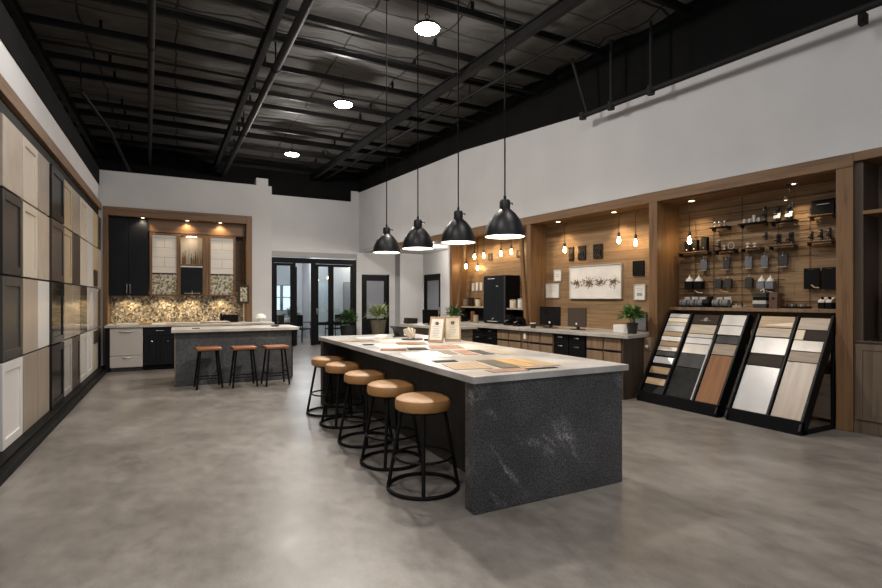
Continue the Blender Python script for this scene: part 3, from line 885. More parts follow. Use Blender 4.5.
def base_unit(name, x0, x1, y0, m, lab, layout, cat='cabinet', hm='chrome', knob=False):
    """kitchen base unit facing -y with its front plane at y0; layout rows (z0, z1, columns)"""
    t = thing(name, lab, cat, ((x0 + x1) / 2, y0, 0))
    w = (x1 - x0) / 2
    MB().box(-w, w, 0.022, 0.55, 0.1, 0.875).build('carcass', m, t)
    MB().box(-w, w, 0.07, 0.5, 0.002, 0.099).build('toe_kick', M['black'], t)
    for z0, z1, n in layout:
        for k in range(n):
            a, b = -w + 2 * w * k / n + 0.004, -w + 2 * w * (k + 1) / n - 0.004
            kind = 'drawer' if z1 - z0 < 0.4 else 'door'
            fr = MB().box(a, b, 0, 0.02, z0, z1)
            if kind == 'door':
                fr = MB().box(a, a + 0.06, 0, 0.02, z0, z1).box(b - 0.06, b, 0, 0.02, z0, z1).box(a + 0.06, b - 0.06, 0, 0.02, z0, z0 + 0.06).box(a + 0.06, b - 0.06, 0, 0.02, z1 - 0.06, z1).box(a + 0.06, b - 0.06, 0.009, 0.02, z0 + 0.06, z1 - 0.06)
            d = fr.build(kind, m, t, 0.002)
            c = (a + b) / 2
            if knob and kind == 'door':
                MB().ball((c, -0.02, z1 - 0.1), 0.014, 12).build('knob', M[hm], d)
            else:
                handle_bar(MB(), (c - 0.07, 0, (z0 + z1) / 2 + 0.02), (c + 0.07, 0, (z0 + z1) / 2 + 0.02), (0, -0.022, 0), 0.006).build('handle', M[hm], d)
    return t
t = thing('dishwasher', 'pale grey dishwasher under the kitchen worktop', 'dishwasher', (-0.875, 11.9, 0))
MB().box(-0.275, 0.275, 0.03, 0.55, 0.08, 0.875).build('body', M['dishw'], t)
MB().box(-0.28, 0.28, 0, 0.03, 0.325, 0.86).build('door', M['dishw'], t, 0.004)
f = MB().box(-0.28, 0.28, 0, 0.03, 0.09, 0.317).build('drawer', M['dishw'], t, 0.004)
MB().tube([(-0.13, -0.005, 0.815), (-0.06, -0.025, 0.8), (0.06, -0.025, 0.8), (0.13, -0.005, 0.815)], 0.011, 8).build('handle', M['silver'], t)
MB().tube([(-0.07, -0.002, 0.285), (-0.03, -0.018, 0.28), (0.03, -0.018, 0.28), (0.07, -0.002, 0.285)], 0.009, 8).build('handle', M['silver'], f)
MB().box(-0.27, 0.27, 0.05, 0.5, 0.002, 0.079).build('toe_kick', M['darkgrey'], t)
tag(MB().box(-1.235, -1.165, 0, 0.5, 0.002, 0.875).build('filler_panel', M['blackcab'], loc=(0, 11.92, 0)), 'narrow black filler beside the dishwasher', 'panel')
base_unit('base_cabinet', -0.575, 0.0, 11.9, M['navy'], 'black kitchen base cabinet beside the dishwasher', [(0.7, 0.865, 1), (0.11, 0.69, 2)], knob=True)
base_unit('base_cabinet', 0.005, 0.95, 11.9, M['navy'], 'black kitchen base cabinet behind the small island', [(0.7, 0.865, 2), (0.11, 0.69, 2)], knob=True)
t = base_unit('base_cabinet', 0.955, 1.93, 11.9, M['navy'], 'black kitchen base cabinet at the open end of the worktop', [(0.7, 0.865, 2), (0.11, 0.69, 2)], knob=True)

# things on the kitchen worktop
ZK = 0.926
t = thing('sample_book', 'open pale sample book at the cabinet end of the kitchen worktop', 'book', (-0.9, 12.2, ZK), 0.2)
MB().prism([(-0.2, 0), (0.2, 0), (0.18, 0.02), (0.02, 0.035), (-0.02, 0.035), (-0.18, 0.02)], -0.12, 0.12, 'y').build('pages', M['paper'], t)
MB().box(-0.21, 0.21, -0.13, 0.13, -0.001, 0.003).build('cover', M['goldwood'], t)
tag(MB().box(-0.12, 0.12, -0.1, 0.1, 0, 0.03).build('sample_tile', M['goldwood'], bevel=0.003, loc=(-0.56, 12.22, ZK)), 'golden wood sample block lying beside the open book', 'sample')
tag(MB().box(-0.3, 0.3, -0.16, 0.16, 0, 0.014).build('sample_board', M['sandwood'], bevel=0.003, loc=(0.12, 12.2, ZK)), 'flat sand coloured board in the middle of the kitchen worktop', 'sample')
tag(MB().box(-0.28, 0.28, -0.17, 0.17, 0, 0.02).build('sample_board', M['terracotta'], bevel=0.003, loc=(0.74, 12.22, ZK)), 'flat reddish board under the white sheet on the kitchen worktop', 'sample')
tag(MB().prism([(-0.25, 0), (0.25, 0), (0.2, 0.016), (-0.12, 0.02)], -0.14, 0.14, 'y').build('paper_sheet', M['paper'], loc=(0.82, 12.2, ZK + 0.021)), 'white folded sheet lying on the reddish board', 'paper')
t = thing('card_reader', 'small black machine beside the sample holder in the kitchen', 'machine', (1.08, 12.5, ZK), 0.2)
MB().prism([(-0.1, 0), (0.1, 0), (0.1, 0.05), (-0.06, 0.17), (-0.1, 0.17)], -0.16, 0.16, 'x').build('body', M['black'], t, 0.004)
MB().box(-0.2, -0.17, -0.05, 0.05, 0, 0.2).build('side_stand', M['black'], t, 0.003)
t = thing('sample_holder', 'dark framed tile sample on a thin post beside the oak portal', 'sample holder', (1.36, 12.3, ZK))
MB().lathe([(0, 0), (0.07, 0), (0.07, 0.012), (0, 0.014)], 20).tube([(0, 0, 0.01), (0, 0, 0.46)], 0.012, 8).build('post', M['silver'], t)
MB().box(-0.11, 0.11, -0.02, 0.02, 0.42, 0.47).box(-0.11, 0.11, -0.02, 0.02, 0.79, 0.84).box(-0.11, -0.075, -0.02, 0.02, 0.47, 0.79).box(0.075, 0.11, -0.02, 0.02, 0.47, 0.79).build('frame', M['bronze'], t, 0.003)
MB().box(-0.075, 0.075, -0.01, 0.015, 0.47, 0.79).build('tile', M['mosaic2'], t)
t = thing('table_lamp', 'small white dome lamp at the open end of the kitchen worktop', 'lamp', (1.72, 12.25, ZK))
MB().lathe([(0, 0), (0.09, 0), (0.09, 0.012), (0.02, 0.02), (0.015, 0.1), (0, 0.1)], 24).build('base', M['lampwhite'], t)
MB().lathe([(0.12, 0.09), (0.1, 0.14), (0.06, 0.18), (0, 0.195)], 24).lathe([(0.12, 0.09), (0, 0.095)], 24).build('dome', M['lampwhite'], t)

# ------------------------------------------------------------------ small kitchen island with its stools
t = thing('kitchen_island', 'small grey island in front of the display kitchen', 'island', (0, 9.5, 0))
MB().box(-0.005, 1.87, 0.0, 0.8, 0.003, 0.89).build('body', M['kitstone'], t, 0.004)
MB().box(-0.025, -0.006, 0.0, 0.8, 0.003, 0.89).build('end_panel', M['taupe'], t, 0.002)
MB().box(-0.07, 1.98, -0.1, 0.86, 0.893, 0.945).build('countertop', M['kittop'], t, 0.005)
MB().box(1.9, 1.93, 0.2, 0.23, 0.003, 0.893).build('leg', M['black'], t, 0.003)
tag(MB().lathe([(0, 0), (0.05, 0), (0.085, 0.02), (0.08, 0.02), (0.048, 0.006), (0, 0.006)], 24).build('dish', M['black'], loc=(1.62, 9.75, 0.946)), 'round black dish on the small island', 'dish')
tag(MB().box(-0.06, 0.06, -0.04, 0.04, 0, 0.012).build('sample_tile', M['darkgrey'], bevel=0.002, loc=(0.3, 9.6, 0.946)), 'little dark tile lying alone on the small island', 'sample')

def wood_stool(loc, rz, lab):
    t = thing('counter_stool', lab, 'stool', loc, rz, 'brown seated stools at the small island')
    mb = MB().box(-0.188, 0.188, -0.16, 0.16, 0.612, 0.665)
    mb.build('seat', M['seatwood'], t, 0.016)
    MB().box(-0.15, 0.15, -0.11, 0.11, 0.6, 0.614).build('seat_plate', M['steel'], t)
    for sx in (-1, 1):
        for sy in (-1, 1):
            MB().tube([(sx * 0.13, sy * 0.1, 0.6), (sx * 0.19, sy * 0.16, 0.016)], 0.0155, 8).tube([(sx * 0.19, sy * 0.16, 0.002), (sx * 0.19, sy * 0.16, 0.014)], 0.016, 8).build('leg', M['steel'], t)
    for sy in (-1, 1):
        MB().tube([(-0.175, sy * 0.145, 0.17), (0.175, sy * 0.145, 0.17)], 0.01, 8).build('rung', M['steel'], t)
    for sx in (-1, 1):
        MB().tube([(sx * 0.17, -0.14, 0.22), (sx * 0.17, 0.14, 0.22)], 0.01, 8).build('rung', M['steel'], t)
    return t
ws = wood_stool((0.47, 9.17, 0), 0.08, 'brown seated stool first from the dishwasher end of the small island')
copy_tree(ws, 'brown seated stool in the middle of the three at the small island', (1.0, 9.06, 0), 0.06)
copy_tree(ws, 'brown seated stool nearest the round black dish on the small island', (1.5, 8.99, 0), 0.1)
# ------------------------------------------------------------------ long island
t = thing('island', 'long island with a charcoal granite end and pale stone top', 'island', (0, 0, 0))
MB().box(1.772, 3.14, 2.925, 3.05, 0.002, 0.882).build('end_panel', M['stone'], t, 0.003, label='charcoal granite end panel with white veins')
MB().box(1.772, 3.14, 6.9, 7.02, 0.002, 0.882).build('end_panel', M['darkpanel'], t, 0.003)
MB().box(2.14, 3.12, 3.051, 6.899, 0.002, 0.882).build('body', M['darkpanel'], t)
MB().box(1.75, 3.185, 2.9, 7.045, 0.884, 0.932).build('countertop', M['counter'], t, 0.003)

def round_stool(loc, rz, lab):
    t = thing('bar_stool', lab, 'stool', loc, rz, 'tan leather stools along the long island')
    MB().lathe([(0, 0.605), (0.195, 0.605), (0.213, 0.615), (0.218, 0.635), (0.218, 0.67), (0.21, 0.69), (0.185, 0.703), (0.1, 0.709), (0, 0.71)], 40).build('seat', M['leather'], t)
    MB().lathe([(0, 0.59), (0.17, 0.59), (0.17, 0.604), (0, 0.604)], 24).build('seat_plate', M['steel'], t)
    for k in range(4):
        a = PI / 4 + k * PI / 2
        c, s = math.cos(a), math.sin(a)
        MB().tube([(0.165 * c, 0.165 * s, 0.592), (0.268 * c, 0.268 * s, 0.016)], 0.0145, 10).build('leg', M['steel'], t)
    n = 28
    MB().tube([(0.27 * math.cos(2 * PI * k / n), 0.27 * math.sin(2 * PI * k / n), 0.0155) for k in range(n)], 0.0145, 8, True).build('base_ring', M['steel'], t)
    MB().tube([(0.224 * math.cos(2 * PI * k / n), 0.224 * math.sin(2 * PI * k / n), 0.25) for k in range(n)], 0.01, 8, True).build('foot_ring', M['steel'], t)
    return t
st = round_stool((1.69, 3.55, 0), 0.35, 'tan leather stool beside the granite end of the long island')
for i, (x, y, a) in enumerate(((1.71, 4.25, 0.2), (1.72, 4.98, 0.5), (1.74, 5.8, 0.15), (1.735, 6.45, 0.4))):
    copy_tree(st, f'tan leather stool, {ORD[i + 1]} from the granite end of the long island', (x, y, 0), a)

# sample sheets spread over the island top: (x, y, width x, depth y, turn, material, label, kind)
ZT = 0.9325
SH = [
    (1.98, 3.74, 0.20, 0.12, 0.2, 'ink', 'narrow dark sample strip by the stools near the granite end', 'sample_strip'),
    (1.985, 3.40, 0.30, 0.36, 0.2, 'tan', 'tan wood sample board near the granite corner of the island', 'sample_board'),
    (2.13, 3.06, 0.30, 0.14, 0.12, 'terracotta', 'terracotta sample strip closest to the granite end', 'sample_strip'),
    (2.27, 3.40, 0.15, 0.50, 0.15, 'olive', 'dark olive sample sheet between the tan and golden boards', 'sample_sheet'),
    (2.43, 3.38, 0.14, 0.50, 0.12, 'goldwood', 'golden wood board next to the olive sheet', 'sample_board'),
    (2.60, 3.36, 0.17, 0.52, 0.1, 'tanlight', 'pale oak board at the outer edge of the golden group', 'sample_board'),
    (2.42, 3.03, 0.26, 0.06, 0.08, 'ink', 'thin black bar lying in front of the golden board', 'sample_strip'),
    (2.06, 4.28, 0.40, 0.42, 0.2, 'paper', 'white paper sheet between the tan board and the brown fan', 'paper_sheet'),
    (2.33, 4.36, 0.13, 0.36, 0.25, 'taupe', 'taupe wood sample in the middle group on the island', 'sample_board'),
    (2.48, 4.26, 0.13, 0.40, 0.2, 'terracotta', 'terracotta sheet in the middle group on the island', 'sample_sheet'),
    (2.63, 4.22, 0.12, 0.42, 0.15, 'slate', 'slate grey sample in the middle group on the island', 'sample_sheet'),
    (2.80, 4.2, 0.16, 0.50, 0.1, 'sandwood', 'sand wood board at the outer side of the middle group', 'sample_board'),
    (1.96, 4.82, 0.26, 0.2, 0.4, 'rustoak', 'rust brown sample board near the stool side of the island', 'sample_board'),
    (2.22, 4.80, 0.2, 0.26, 0.3, 'espresso', 'dark brown sample wedge beside the rust board', 'sample_board'),
    (2.58, 4.86, 0.34, 0.34, 0.3, 'terracotta', 'square reddish brown sheet behind the middle group', 'sample_sheet'),
    (2.12, 5.22, 0.36, 0.32, 0.1, 'paper', 'white paper sheet behind the rust brown board', 'paper_sheet'),
    (2.86, 4.9, 0.2, 0.36, 0.1, 'cream', 'cream sheet on the outer side of the reddish square', 'paper_sheet'),
    (1.93, 5.5, 0.12, 0.14, 0.2, 'ink', 'small black tile near the stool side of the island', 'sample_tile'),
    (2.42, 5.4, 0.34, 0.3, 0.3, 'rustoak', 'rust wood board in front of the sample fan', 'sample_board'),
    (1.98, 6.1, 0.4, 0.24, 0.1, 'tan', 'tan sample strip near the far corner of the island', 'sample_strip'),
    (2.35, 5.9, 0.3, 0.34, 0.1, 'cream', 'cream sheet halfway to the sample fan', 'paper_sheet'),
    (2.3, 6.5, 0.34, 0.2, 0.1, 'paper', 'white sheet near the far end of the island', 'paper_sheet'),
]
for x, y, w, d, a, mm, lab, nm in SH:
    mb = MB().box(-w / 2, w / 2, -d / 2, d / 2, 0, 0.0035 if nm != 'paper_sheet' else 0.0015)
    tag(mb.build(nm, M[mm], loc=(x, y, ZT), rz=-a, bevel=0.001), lab, nm.split('_')[1] if nm.startswith('paper') else 'sample')

def photo_frame(loc, rz, lab, pm):
    t = thing('picture_frame', lab, 'picture frame', loc, rz)
    h, w, k = 0.31, 0.1, 0.13
    rot = Matrix.Rotation(R(-14), 3, 'X')
    mb = MB()
    for b in ((-w, -w + 0.018, 0, h), (w - 0.018, w, 0, h), (-w + 0.018, w - 0.018, 0, 0.03), (-w + 0.018, w - 0.018, h - 0.022, h)):
        mb.box(b[0], b[1], -0.009, 0.009, b[2], b[3], rot)
    mb.build('frame', M['tan'], t, 0.002)
    MB().box(-w + 0.018, w - 0.018, -0.003, 0.004, 0.03, h - 0.022, rot).build('print', M[pm], t)
    mb = MB()
    for i in range(9):
        z = 0.06 + i * 0.021
        l = 0.045 if i % 3 else 0.06
        mb.box(-l, l - 0.02 * (i % 2), -0.0045, -0.0035, z, z + 0.005, rot)
    mb.build('printed_lines', M['s_grey'], t)
    MB().box(-0.02, 0.02, 0.09, 0.1, 0.0, h * 0.8, Matrix.Rotation(R(12), 3, 'X'), (0, 0.095, 0)).build('easel_back', M['oakz'], t)
    return t
photo_frame((2.74, 5.42, 0.934), -0.95, 'tan framed leaflet on the island, the one closer to the sample fan', 'paper')
photo_frame((3.0, 5.46, 0.934), -0.42, 'tan framed leaflet on the island, the one closer to the coffee bay', 'cream')
t = thing('tablet_stand', 'dark tilted tablet stand at the far end of the island', 'stand', (2.72, 6.5, ZT), 0.3)
MB().box(-0.13, 0.1, -0.09, 0.09, 0, 0.012).build('base', M['darkgrey'], t, 0.003)
MB().prism([(-0.12, 0.15), (0.12, 0.13), (0.11, 0.115), (0.03, 0.1), (0.05, 0.012), (-0.03, 0.012), (-0.06, 0.1)], -0.06, 0.06, 'y').build('stand_head', M['darkgrey'], t, 0.003)
t = thing('sample_fan', 'fan of pale wood chips standing in front of the tablet stand', 'sample fan', (2.68, 5.95, ZT), 0.2)
MB().lathe([(0, 0), (0.13, 0), (0.14, 0.012), (0, 0.012)], 28).build('tray', M['darkgrey'], t)
for i in range(6):
    MB().box(-0.035, 0.035, -0.004, 0.004, 0.0, 0.14, Matrix.Rotation(R(-30 + i * 12), 3, 'Y') @ Matrix.Rotation(R(-25), 3, 'X')).build('chip', M[('sandwood', 'cream', 'tanlight', 'paper', 'tan', 'cream')[i]], t, 0.001).location = (0.01 * i - 0.03, 0.012 * i - 0.03, 0.02)
tag(MB().prism([(-0.1, 0), (0.1, 0), (0.07, 0.035), (-0.02, 0.055), (-0.09, 0.03)], -0.08, 0.08, 'y').build('crumpled_paper', M['paper'], loc=(2.4, 6.22, ZT), rz=0.4), 'folded white paper beside the sample fan', 'paper')
tag(MB().box(-0.1, 0.1, -0.05, 0.05, 0, 0.02).build('phone_case', M['black'], bevel=0.004, loc=(2.85, 5.72, ZT), rz=0.3), 'flat black case lying behind the tan framed leaflets', 'case')

# ------------------------------------------------------------------ oak display bays along the long wall (x = along, y = out)
t = thing('display_bays', 'oak framed run of display bays along the long white wall', 'wall unit', (PX0, PY0, 0), RZ)
def post(s0, s1, d=-0.55, o=0.0, nm='post', m='oakz', z1=2.89):
    MB().box(s0, s1, d, o, 0.002, z1).build(nm, M[m], t, 0.004)
post(0.0, 0.157, -0.58)
post(2.372, 2.508, -0.58)
post(5.09, 5.2, -0.45)
post(7.79, 7.89, -0.45)
MB().box(-0.0, 10.8, -0.42, 0.0, 2.892, 3.038).build('header', M['oakx'], t, 0.004)
MB().box(-1.6, -0.001, -0.5, 0.0, 2.945, 3.038).build('header', M['oakx'], t, 0.004)
MB().box(0.157, 2.372, -0.6, -0.56, 1.22, 2.89).build('back_panel', M['oakback'], t)
MB().box(0.157, 2.372, -0.6, -0.05, 2.88, 2.9).build('soffit', M['oakx'], t)
MB().box(0.157, 2.372, -0.6, -0.57, 0.002, 1.22).build('lower_panel', M['cabwood'], t)
MB().box(2.508, 5.09, -0.46, -0.42, 0.9, 2.89).build('back_panel', M['oakback'], t)
MB().box(5.2, 7.79, -0.46, -0.42, 0.9, 2.89).build('back_panel', M['oakback'], t)
MB().box(0.16, 2.37, -0.555, -0.3, 1.285, 1.33).build('ledge', M['cabwood'], t, 0.003)
# leaning oak planks either side of the coffee machine
for s0, s1, oa, ob in ((7.72, 7.37, -0.13, -0.07), (5.165, 5.33, 0.004, 0.06)):
    MB().prism([(s0 - 0.035, 0.935), (s0 + 0.035, 0.935), (s1 + 0.035, 2.885), (s1 - 0.035, 2.885)], oa, ob, 'y').build('leaning_post', M['oakz'], t, 0.003)
# slat grooves and rails of the hardware wall
mb = MB()
for i in range(15):
    z = 1.42 + i * 0.095
    a, b = ((0.18, 2.35), (0.9, 2.35))[1 if 1.5 < z < 1.99 else 0]
    mb.tube([(a, -0.535, z), (b, -0.535, z)], 0.004, 6)
for s in (0.62, 0.98, 1.435, 1.83, 2.1):
    mb.tube([(s, -0.545, 1.3), (s, -0.545, 2.86 if s == 1.435 else 2.6)], 0.0035, 6)
mb.build('slat_rails', M['bronze'], t, label='thin dark wire rails across the oak back')
# cabinet end bay beyond the last post
MB().box(-1.6, 0.0, -0.52, -0.48, 0.002, 2.94).build('back_panel', M['bayback'], t)
MB().box(-0.075, -0.001, -0.48, -0.05, 0.002, 2.94).build('inner_side', M['darkwood'], t)
MB().box(-1.6, -0.076, -0.45, -0.02, 2.36, 2.4).build('shelf', M['oakx'], t, 0.003)
MB().box(-1.6, -0.002, -0.47, -0.015, 0.98, 1.0).build('shelf', M['darkwood'], t, 0.003)
f = MB().box(-1.6, -0.002, -0.46, -0.03, 0.002, 0.978).build('lower_cabinet', M['bayback'], t)
for a, b, c, d in ((-0.75, -0.02, 0.15, 0.96), (-1.5, -0.77, 0.15, 0.96)):
    MB().box(a, a + 0.06, -0.029, -0.008, c, d).box(b - 0.06, b, -0.029, -0.008, c, d).box(a + 0.06, b - 0.06, -0.029, -0.008, c, c + 0.06).box(a + 0.06, b - 0.06, -0.029, -0.008, d - 0.06, d).box(a + 0.06, b - 0.06, -0.029, -0.016, c + 0.06, d - 0.06).build('door', M['bayback'], f, 0.002)

def rdown(s, out, z, power, lab, spot=95, col=(1, 0.76, 0.48)):
    r = thing('ceiling_downlight', lab, 'lamp', W(s, out, z), RZ, 'small downlights under the oak header')
    MB().lathe([(0.055, 0.0), (0.055, -0.008), (0.04, -0.008), (0.04, -0.001), (0, -0.001)], 22).build('trim_ring', M['silver'], r)
    MB().lathe([(0.04, -0.004), (0, -0.004)], 22).build('lens', M['dlglow'], r)
    light('SPOT', 'downlight_beam', (0, 0, -0.04), power, col, 0.03, r, rot=(R(-8), 0, 0), spot=spot, blend=0.7)
rdown(2.02, -0.3, 2.876, 22, 'small downlight under the header of the hardware bay, over the hanging bulb')
rdown(0.72, -0.3, 2.876, 18, 'small downlight under the header of the hardware bay, over the black plaque')
rdown(3.3, -0.2, 2.888, 20, 'small downlight over the bay with the white canvas, above the plant')
rdown(4.55, -0.2, 2.888, 20, 'small downlight over the bay with the white canvas, above the mug')
rdown(6.6, -0.2, 2.888, 20, 'small downlight over the coffee bay')

def track_spot(s, z, lab):
    r = thing('spot_lamp', lab, 'lamp', W(s, -0.28, z), RZ)
    MB().tube([(0, 0, 0.02), (0, 0, -0.1), (0.03, 0, -0.13)], 0.006, 8).lathe([(0, 0.0), (0.03, 0.0), (0.03, 0.02), (0, 0.02)], 14).build('stem', M['bronze'], r)
    MB().lathe([(0, 0.03), (0.02, 0.03), (0.026, -0.03), (0.022, -0.03), (0.014, 0.02), (0, 0.02)], 16, (0.04, 0, -0.15)).build('head', M['bronze'], r)
    MB().lathe([(0.0225, -0.026), (0, -0.026)], 16, (0.04, 0, -0.15)).build('lens', M['dlglow'], r)
track_spot(0.74, 2.855, 'small angled spot lamp under the header near the black plaque')

def edison(s, out, z, zt, lab):
    r = thing('hanging_bulb', lab, 'lamp', W(s, out, z), RZ, 'bare filament bulbs hanging in the oak bays')
    MB().lathe([(0, -0.05), (0.014, -0.047), (0.025, -0.03), (0.028, -0.008), (0.023, 0.018), (0.014, 0.045), (0.012, 0.07)], 20).build('bulb', M['edglow'], r)
    MB().lathe([(0, 0.06), (0.019, 0.06), (0.022, 0.09), (0.02, 0.125), (0.008, 0.14), (0, 0.14)], 16).build('socket', M['bronze'], r)
    MB().tube([(0, 0, 0.13), (0, 0, zt - z - 0.06), (-0.02, 0, zt - z - 0.02), (-0.06, 0, zt - z)], 0.004, 6).build('cord', M['black'], r)
edison(4.41, -0.22, 2.35, 2.84, 'hanging bulb above the small white frames by the monitors')
edison(3.22, -0.22, 2.41, 2.84, 'hanging bulb between the black carved reliefs and the bulb nearest the post')
edison(2.9, -0.22, 2.34, 2.84, 'hanging bulb nearest the post in the canvas bay')
edison(2.05, -0.3, 2.3, 2.86, 'hanging bulb in front of the hardware wall')
for s, z, lab in ((7.23, 2.42, 'first'), (6.88, 2.42, 'second'), (6.275, 2.42, 'third'), (5.94, 2.43, 'fourth')):
    edison(s, -0.25, z, 2.88, f'hanging bulb, {lab} of the upper four in the coffee bay counted from the far end')
edison(7.565, -0.25, 2.22, 2.88, 'lower glowing bulb shape by the far leaning post of the coffee bay')  # two lower bulb shapes, glowing like the upper four
edison(7.22, -0.33, 2.16, 2.88, 'lower glowing bulb shape straight under the first upper bulb of the coffee bay')

# wall pictures in the canvas bay (out -0.415 is the board face)
def plaque(name, s, z, w, h, m, lab, cat, depth=0.03, frame=None, marks=None):
    r = thing(name, lab, cat, W(s, -0.419, z), RZ)
    if frame:
        fw = 0.016
        MB().box(-w / 2, -w / 2 + fw, 0, depth, -h / 2, h / 2).box(w / 2 - fw, w / 2, 0, depth, -h / 2, h / 2).box(-w / 2 + fw, w / 2 - fw, 0, depth, -h / 2, -h / 2 + fw).box(-w / 2 + fw, w / 2 - fw, 0, depth, h / 2 - fw, h / 2).build('frame', M[frame], r, 0.002)
        MB().box(-w / 2 + fw, w / 2 - fw, 0, depth * 0.7, -h / 2 + fw, h / 2 - fw).build('print', M[m], r)
    else:
        MB().box(-w / 2, w / 2, 0, depth, -h / 2, h / 2).build('panel', M[m], r, 0.003)
    if marks:
        mb = MB()
        for (a, b, c, d) in marks:
            mb.box(a, b, depth * 0.7 if frame else depth, (depth * 0.7 if frame else depth) + 0.002, c, d)
        mb.build('marking', M['s_grey'], r)
    return r
r = plaque('wall_canvas', 3.87, 1.75, 1.16, 0.6, 'canvas', 'wide white canvas with four gold splashes in the middle bay', 'painting', 0.045, 'silver')
rn = random.Random(5)
for k in range(4):
    mb = MB()
    cx = 0.4 - k * 0.27
    for i in range(75):
        a = rn.uniform(0, 2 * PI)
        rr = abs(rn.gauss(0, 0.05))
        x, z = cx + rr * math.cos(a) * 1.5, 0.0 + rr * math.sin(a) * 0.9 - 0.01
        l, w_ = rn.uniform(0.012, 0.04), rn.uniform(0.004, 0.011)
        b = rn.uniform(0, PI)
        ca, sa = math.cos(b), math.sin(b)
        y = 0.0325 + 0.0001 * i
        mb.face([(x - l * ca, y, z - l * sa), (x - w_ * sa, y, z + w_ * ca), (x + l * ca, y, z + l * sa), (x + w_ * sa, y, z - w_ * ca)])
    for i in range(8):
        x, z, y = cx + rn.uniform(-0.12, 0.12), rn.uniform(-0.11, -0.03), 0.0325
        mb.face([(x, y, z), (x + 0.012, y, z + 0.004), (x + 0.02, y, z - 0.002), (x + 0.008, y, z - 0.006)])
    mb.build('painted_splash', M['gold'], r, label='gold brown paint splash')
for s, lab, w_ in ((4.42, 'small black carved relief beside the hanging bulb', 0.11), (4.17, 'black carved relief in the middle of the three above the canvas', 0.17), (3.8, 'black carved relief nearest the pair of bulbs above the canvas', 0.2)):
    r = plaque('wall_relief', s, 2.29, w_, 0.25, 'ink', lab, 'wall relief', 0.03, 'bronze')
    mb = MB()
    for i in range(4):
        x = -w_ * 0.28 + i * w_ * 0.18
        mb.tube([(x, 0.024, -0.1), (x + 0.03, 0.03, -0.03), (x - 0.01, 0.03, 0.04), (x + 0.02, 0.024, 0.1)], 0.006, 6)
    mb.build('carving', M['s_dgrey'], r)
plaque('wall_picture', 4.77, 1.9, 0.2, 0.23, 'paper', 'small square white picture above the framed certificate', 'picture', 0.02, 'silver', [(-0.04, 0.04, -0.02, -0.012), (-0.05, 0.05, 0.02, 0.028)])
plaque('wall_picture', 4.9, 1.61, 0.36, 0.29, 'paper', 'white framed certificate by the black monitor', 'picture', 0.025, 'silver', [(-0.1, 0.1, 0.07, 0.078), (-0.08, 0.08, 0.03, 0.036), (-0.09, 0.09, -0.01, -0.004)])
plaque('wall_picture', 2.98, 1.95, 0.21, 0.24, 'ink', 'plain black panel above the white framed sheet', 'picture', 0.03)
plaque('wall_picture', 2.96, 1.56, 0.22, 0.26, 'paper', 'white framed sheet above the potted fern', 'picture', 0.025, 'silver', [(-0.06, 0.06, 0.06, 0.066), (-0.05, 0.05, -0.06, -0.01), (-0.07, 0.05, 0.03, 0.036)])

# ------------------------------------------------------------------ counters of the long wall
for s0, s1, lab in ((2.36, 4.655, 'pale worktop below the white canvas'), (4.68, 7.78, 'pale worktop of the coffee bay')):
    o = MB().box(s0, s1, -0.415, 0.65, 0.885, 0.932)
    if s0 < 3:
        o = MB().box(2.515, s1, -0.415, 0.0, 0.885, 0.932).prism([(2.5, 0.003), (s1, 0.003), (s1, 0.65), (2.39, 0.65)], 0.885, 0.932, 'z')
    else:
        o = MB().box(5.205, 7.78, -0.415, 0.0, 0.885, 0.932).box(s0, 7.78, 0.003, 0.65, 0.885, 0.932)
    tag(o.build('worktop', M['worktop'], loc=(PX0, PY0, 0), rz=RZ, bevel=0.003), lab, 'worktop')
def wall_base(s0, s1, kind, lab):
    r = thing('base_cabinet', lab, 'cabinet', W((s0 + s1) / 2, 0.6), RZ)
    w_ = (s1 - s0) / 2 - 0.002
    mm = M['blackcab'] if kind == 'black' else M['cabwood']
    MB().box(-w_, w_, -0.58, -0.021, 0.1, 0.883).build('carcass', mm, r)
    MB().box(-w_, w_, -0.5, -0.07, 0.002, 0.099).build('toe_kick', M['black'], r)
    n = 2 if w_ > 0.2 else 1
    for k in range(n):
        a, b = -w_ + 2 * w_ * k / n + 0.012, -w_ + 2 * w_ * (k + 1) / n - 0.012
        c = (a + b) / 2
        if kind == 'black':
            for z0, z1 in ((0.74, 0.872), (0.48, 0.732), (0.12, 0.472)):
                d = MB().box(a, b, -0.02, 0, z0, z1).build('drawer', mm, r, 0.002)
                MB().box(c - 0.05, c + 0.05, 0, 0.018, z1 - 0.055, z1 - 0.037).build('handle', M['chrome'], d, 0.003)
        else:
            d = MB().box(a, b, -0.02, 0, 0.7, 0.872).build('drawer', mm, r, 0.003)
            MB().box(a, b, -0.02, 0, 0.675, 0.69).build('finger_groove', M['black'], d)
            MB().box(a, b, -0.02, 0, 0.12, 0.665).build('door', mm, r, 0.003)
    return r
wall_base(6.17, 7.77, 'wood', 'brown base cabinet at the far end of the coffee bay')
wall_base(5.37, 6.165, 'black', 'black drawer unit below the tall coffee machine')
r = wall_base(4.69, 5.365, 'wood', 'brown base cabinet at the joint of the two worktops')
r = wall_base(4.5, 4.66, 'wood', 'narrow brown cabinet with a white switch by the worktop joint')
MB().box(-0.025, 0.025, 0.001, 0.008, 0.74, 0.84).build('switch', M['lampwhite'], r, 0.002)
wall_base(3.9, 4.495, 'wood', 'brown base cabinet below the black monitor')
wall_base(3.195, 3.895, 'black', 'black drawer unit below the brown monitor')
wall_base(2.53, 3.19, 'wood', 'brown two-door base cabinet below the potted fern')
tag(MB().box(2.505, 2.525, 0.02, 0.6, 0.002, 0.883).build('end_panel_board', M['darkwood'], loc=(PX0, PY0, 0), rz=RZ), 'dark board closing the counter end by the sample racks', 'panel')
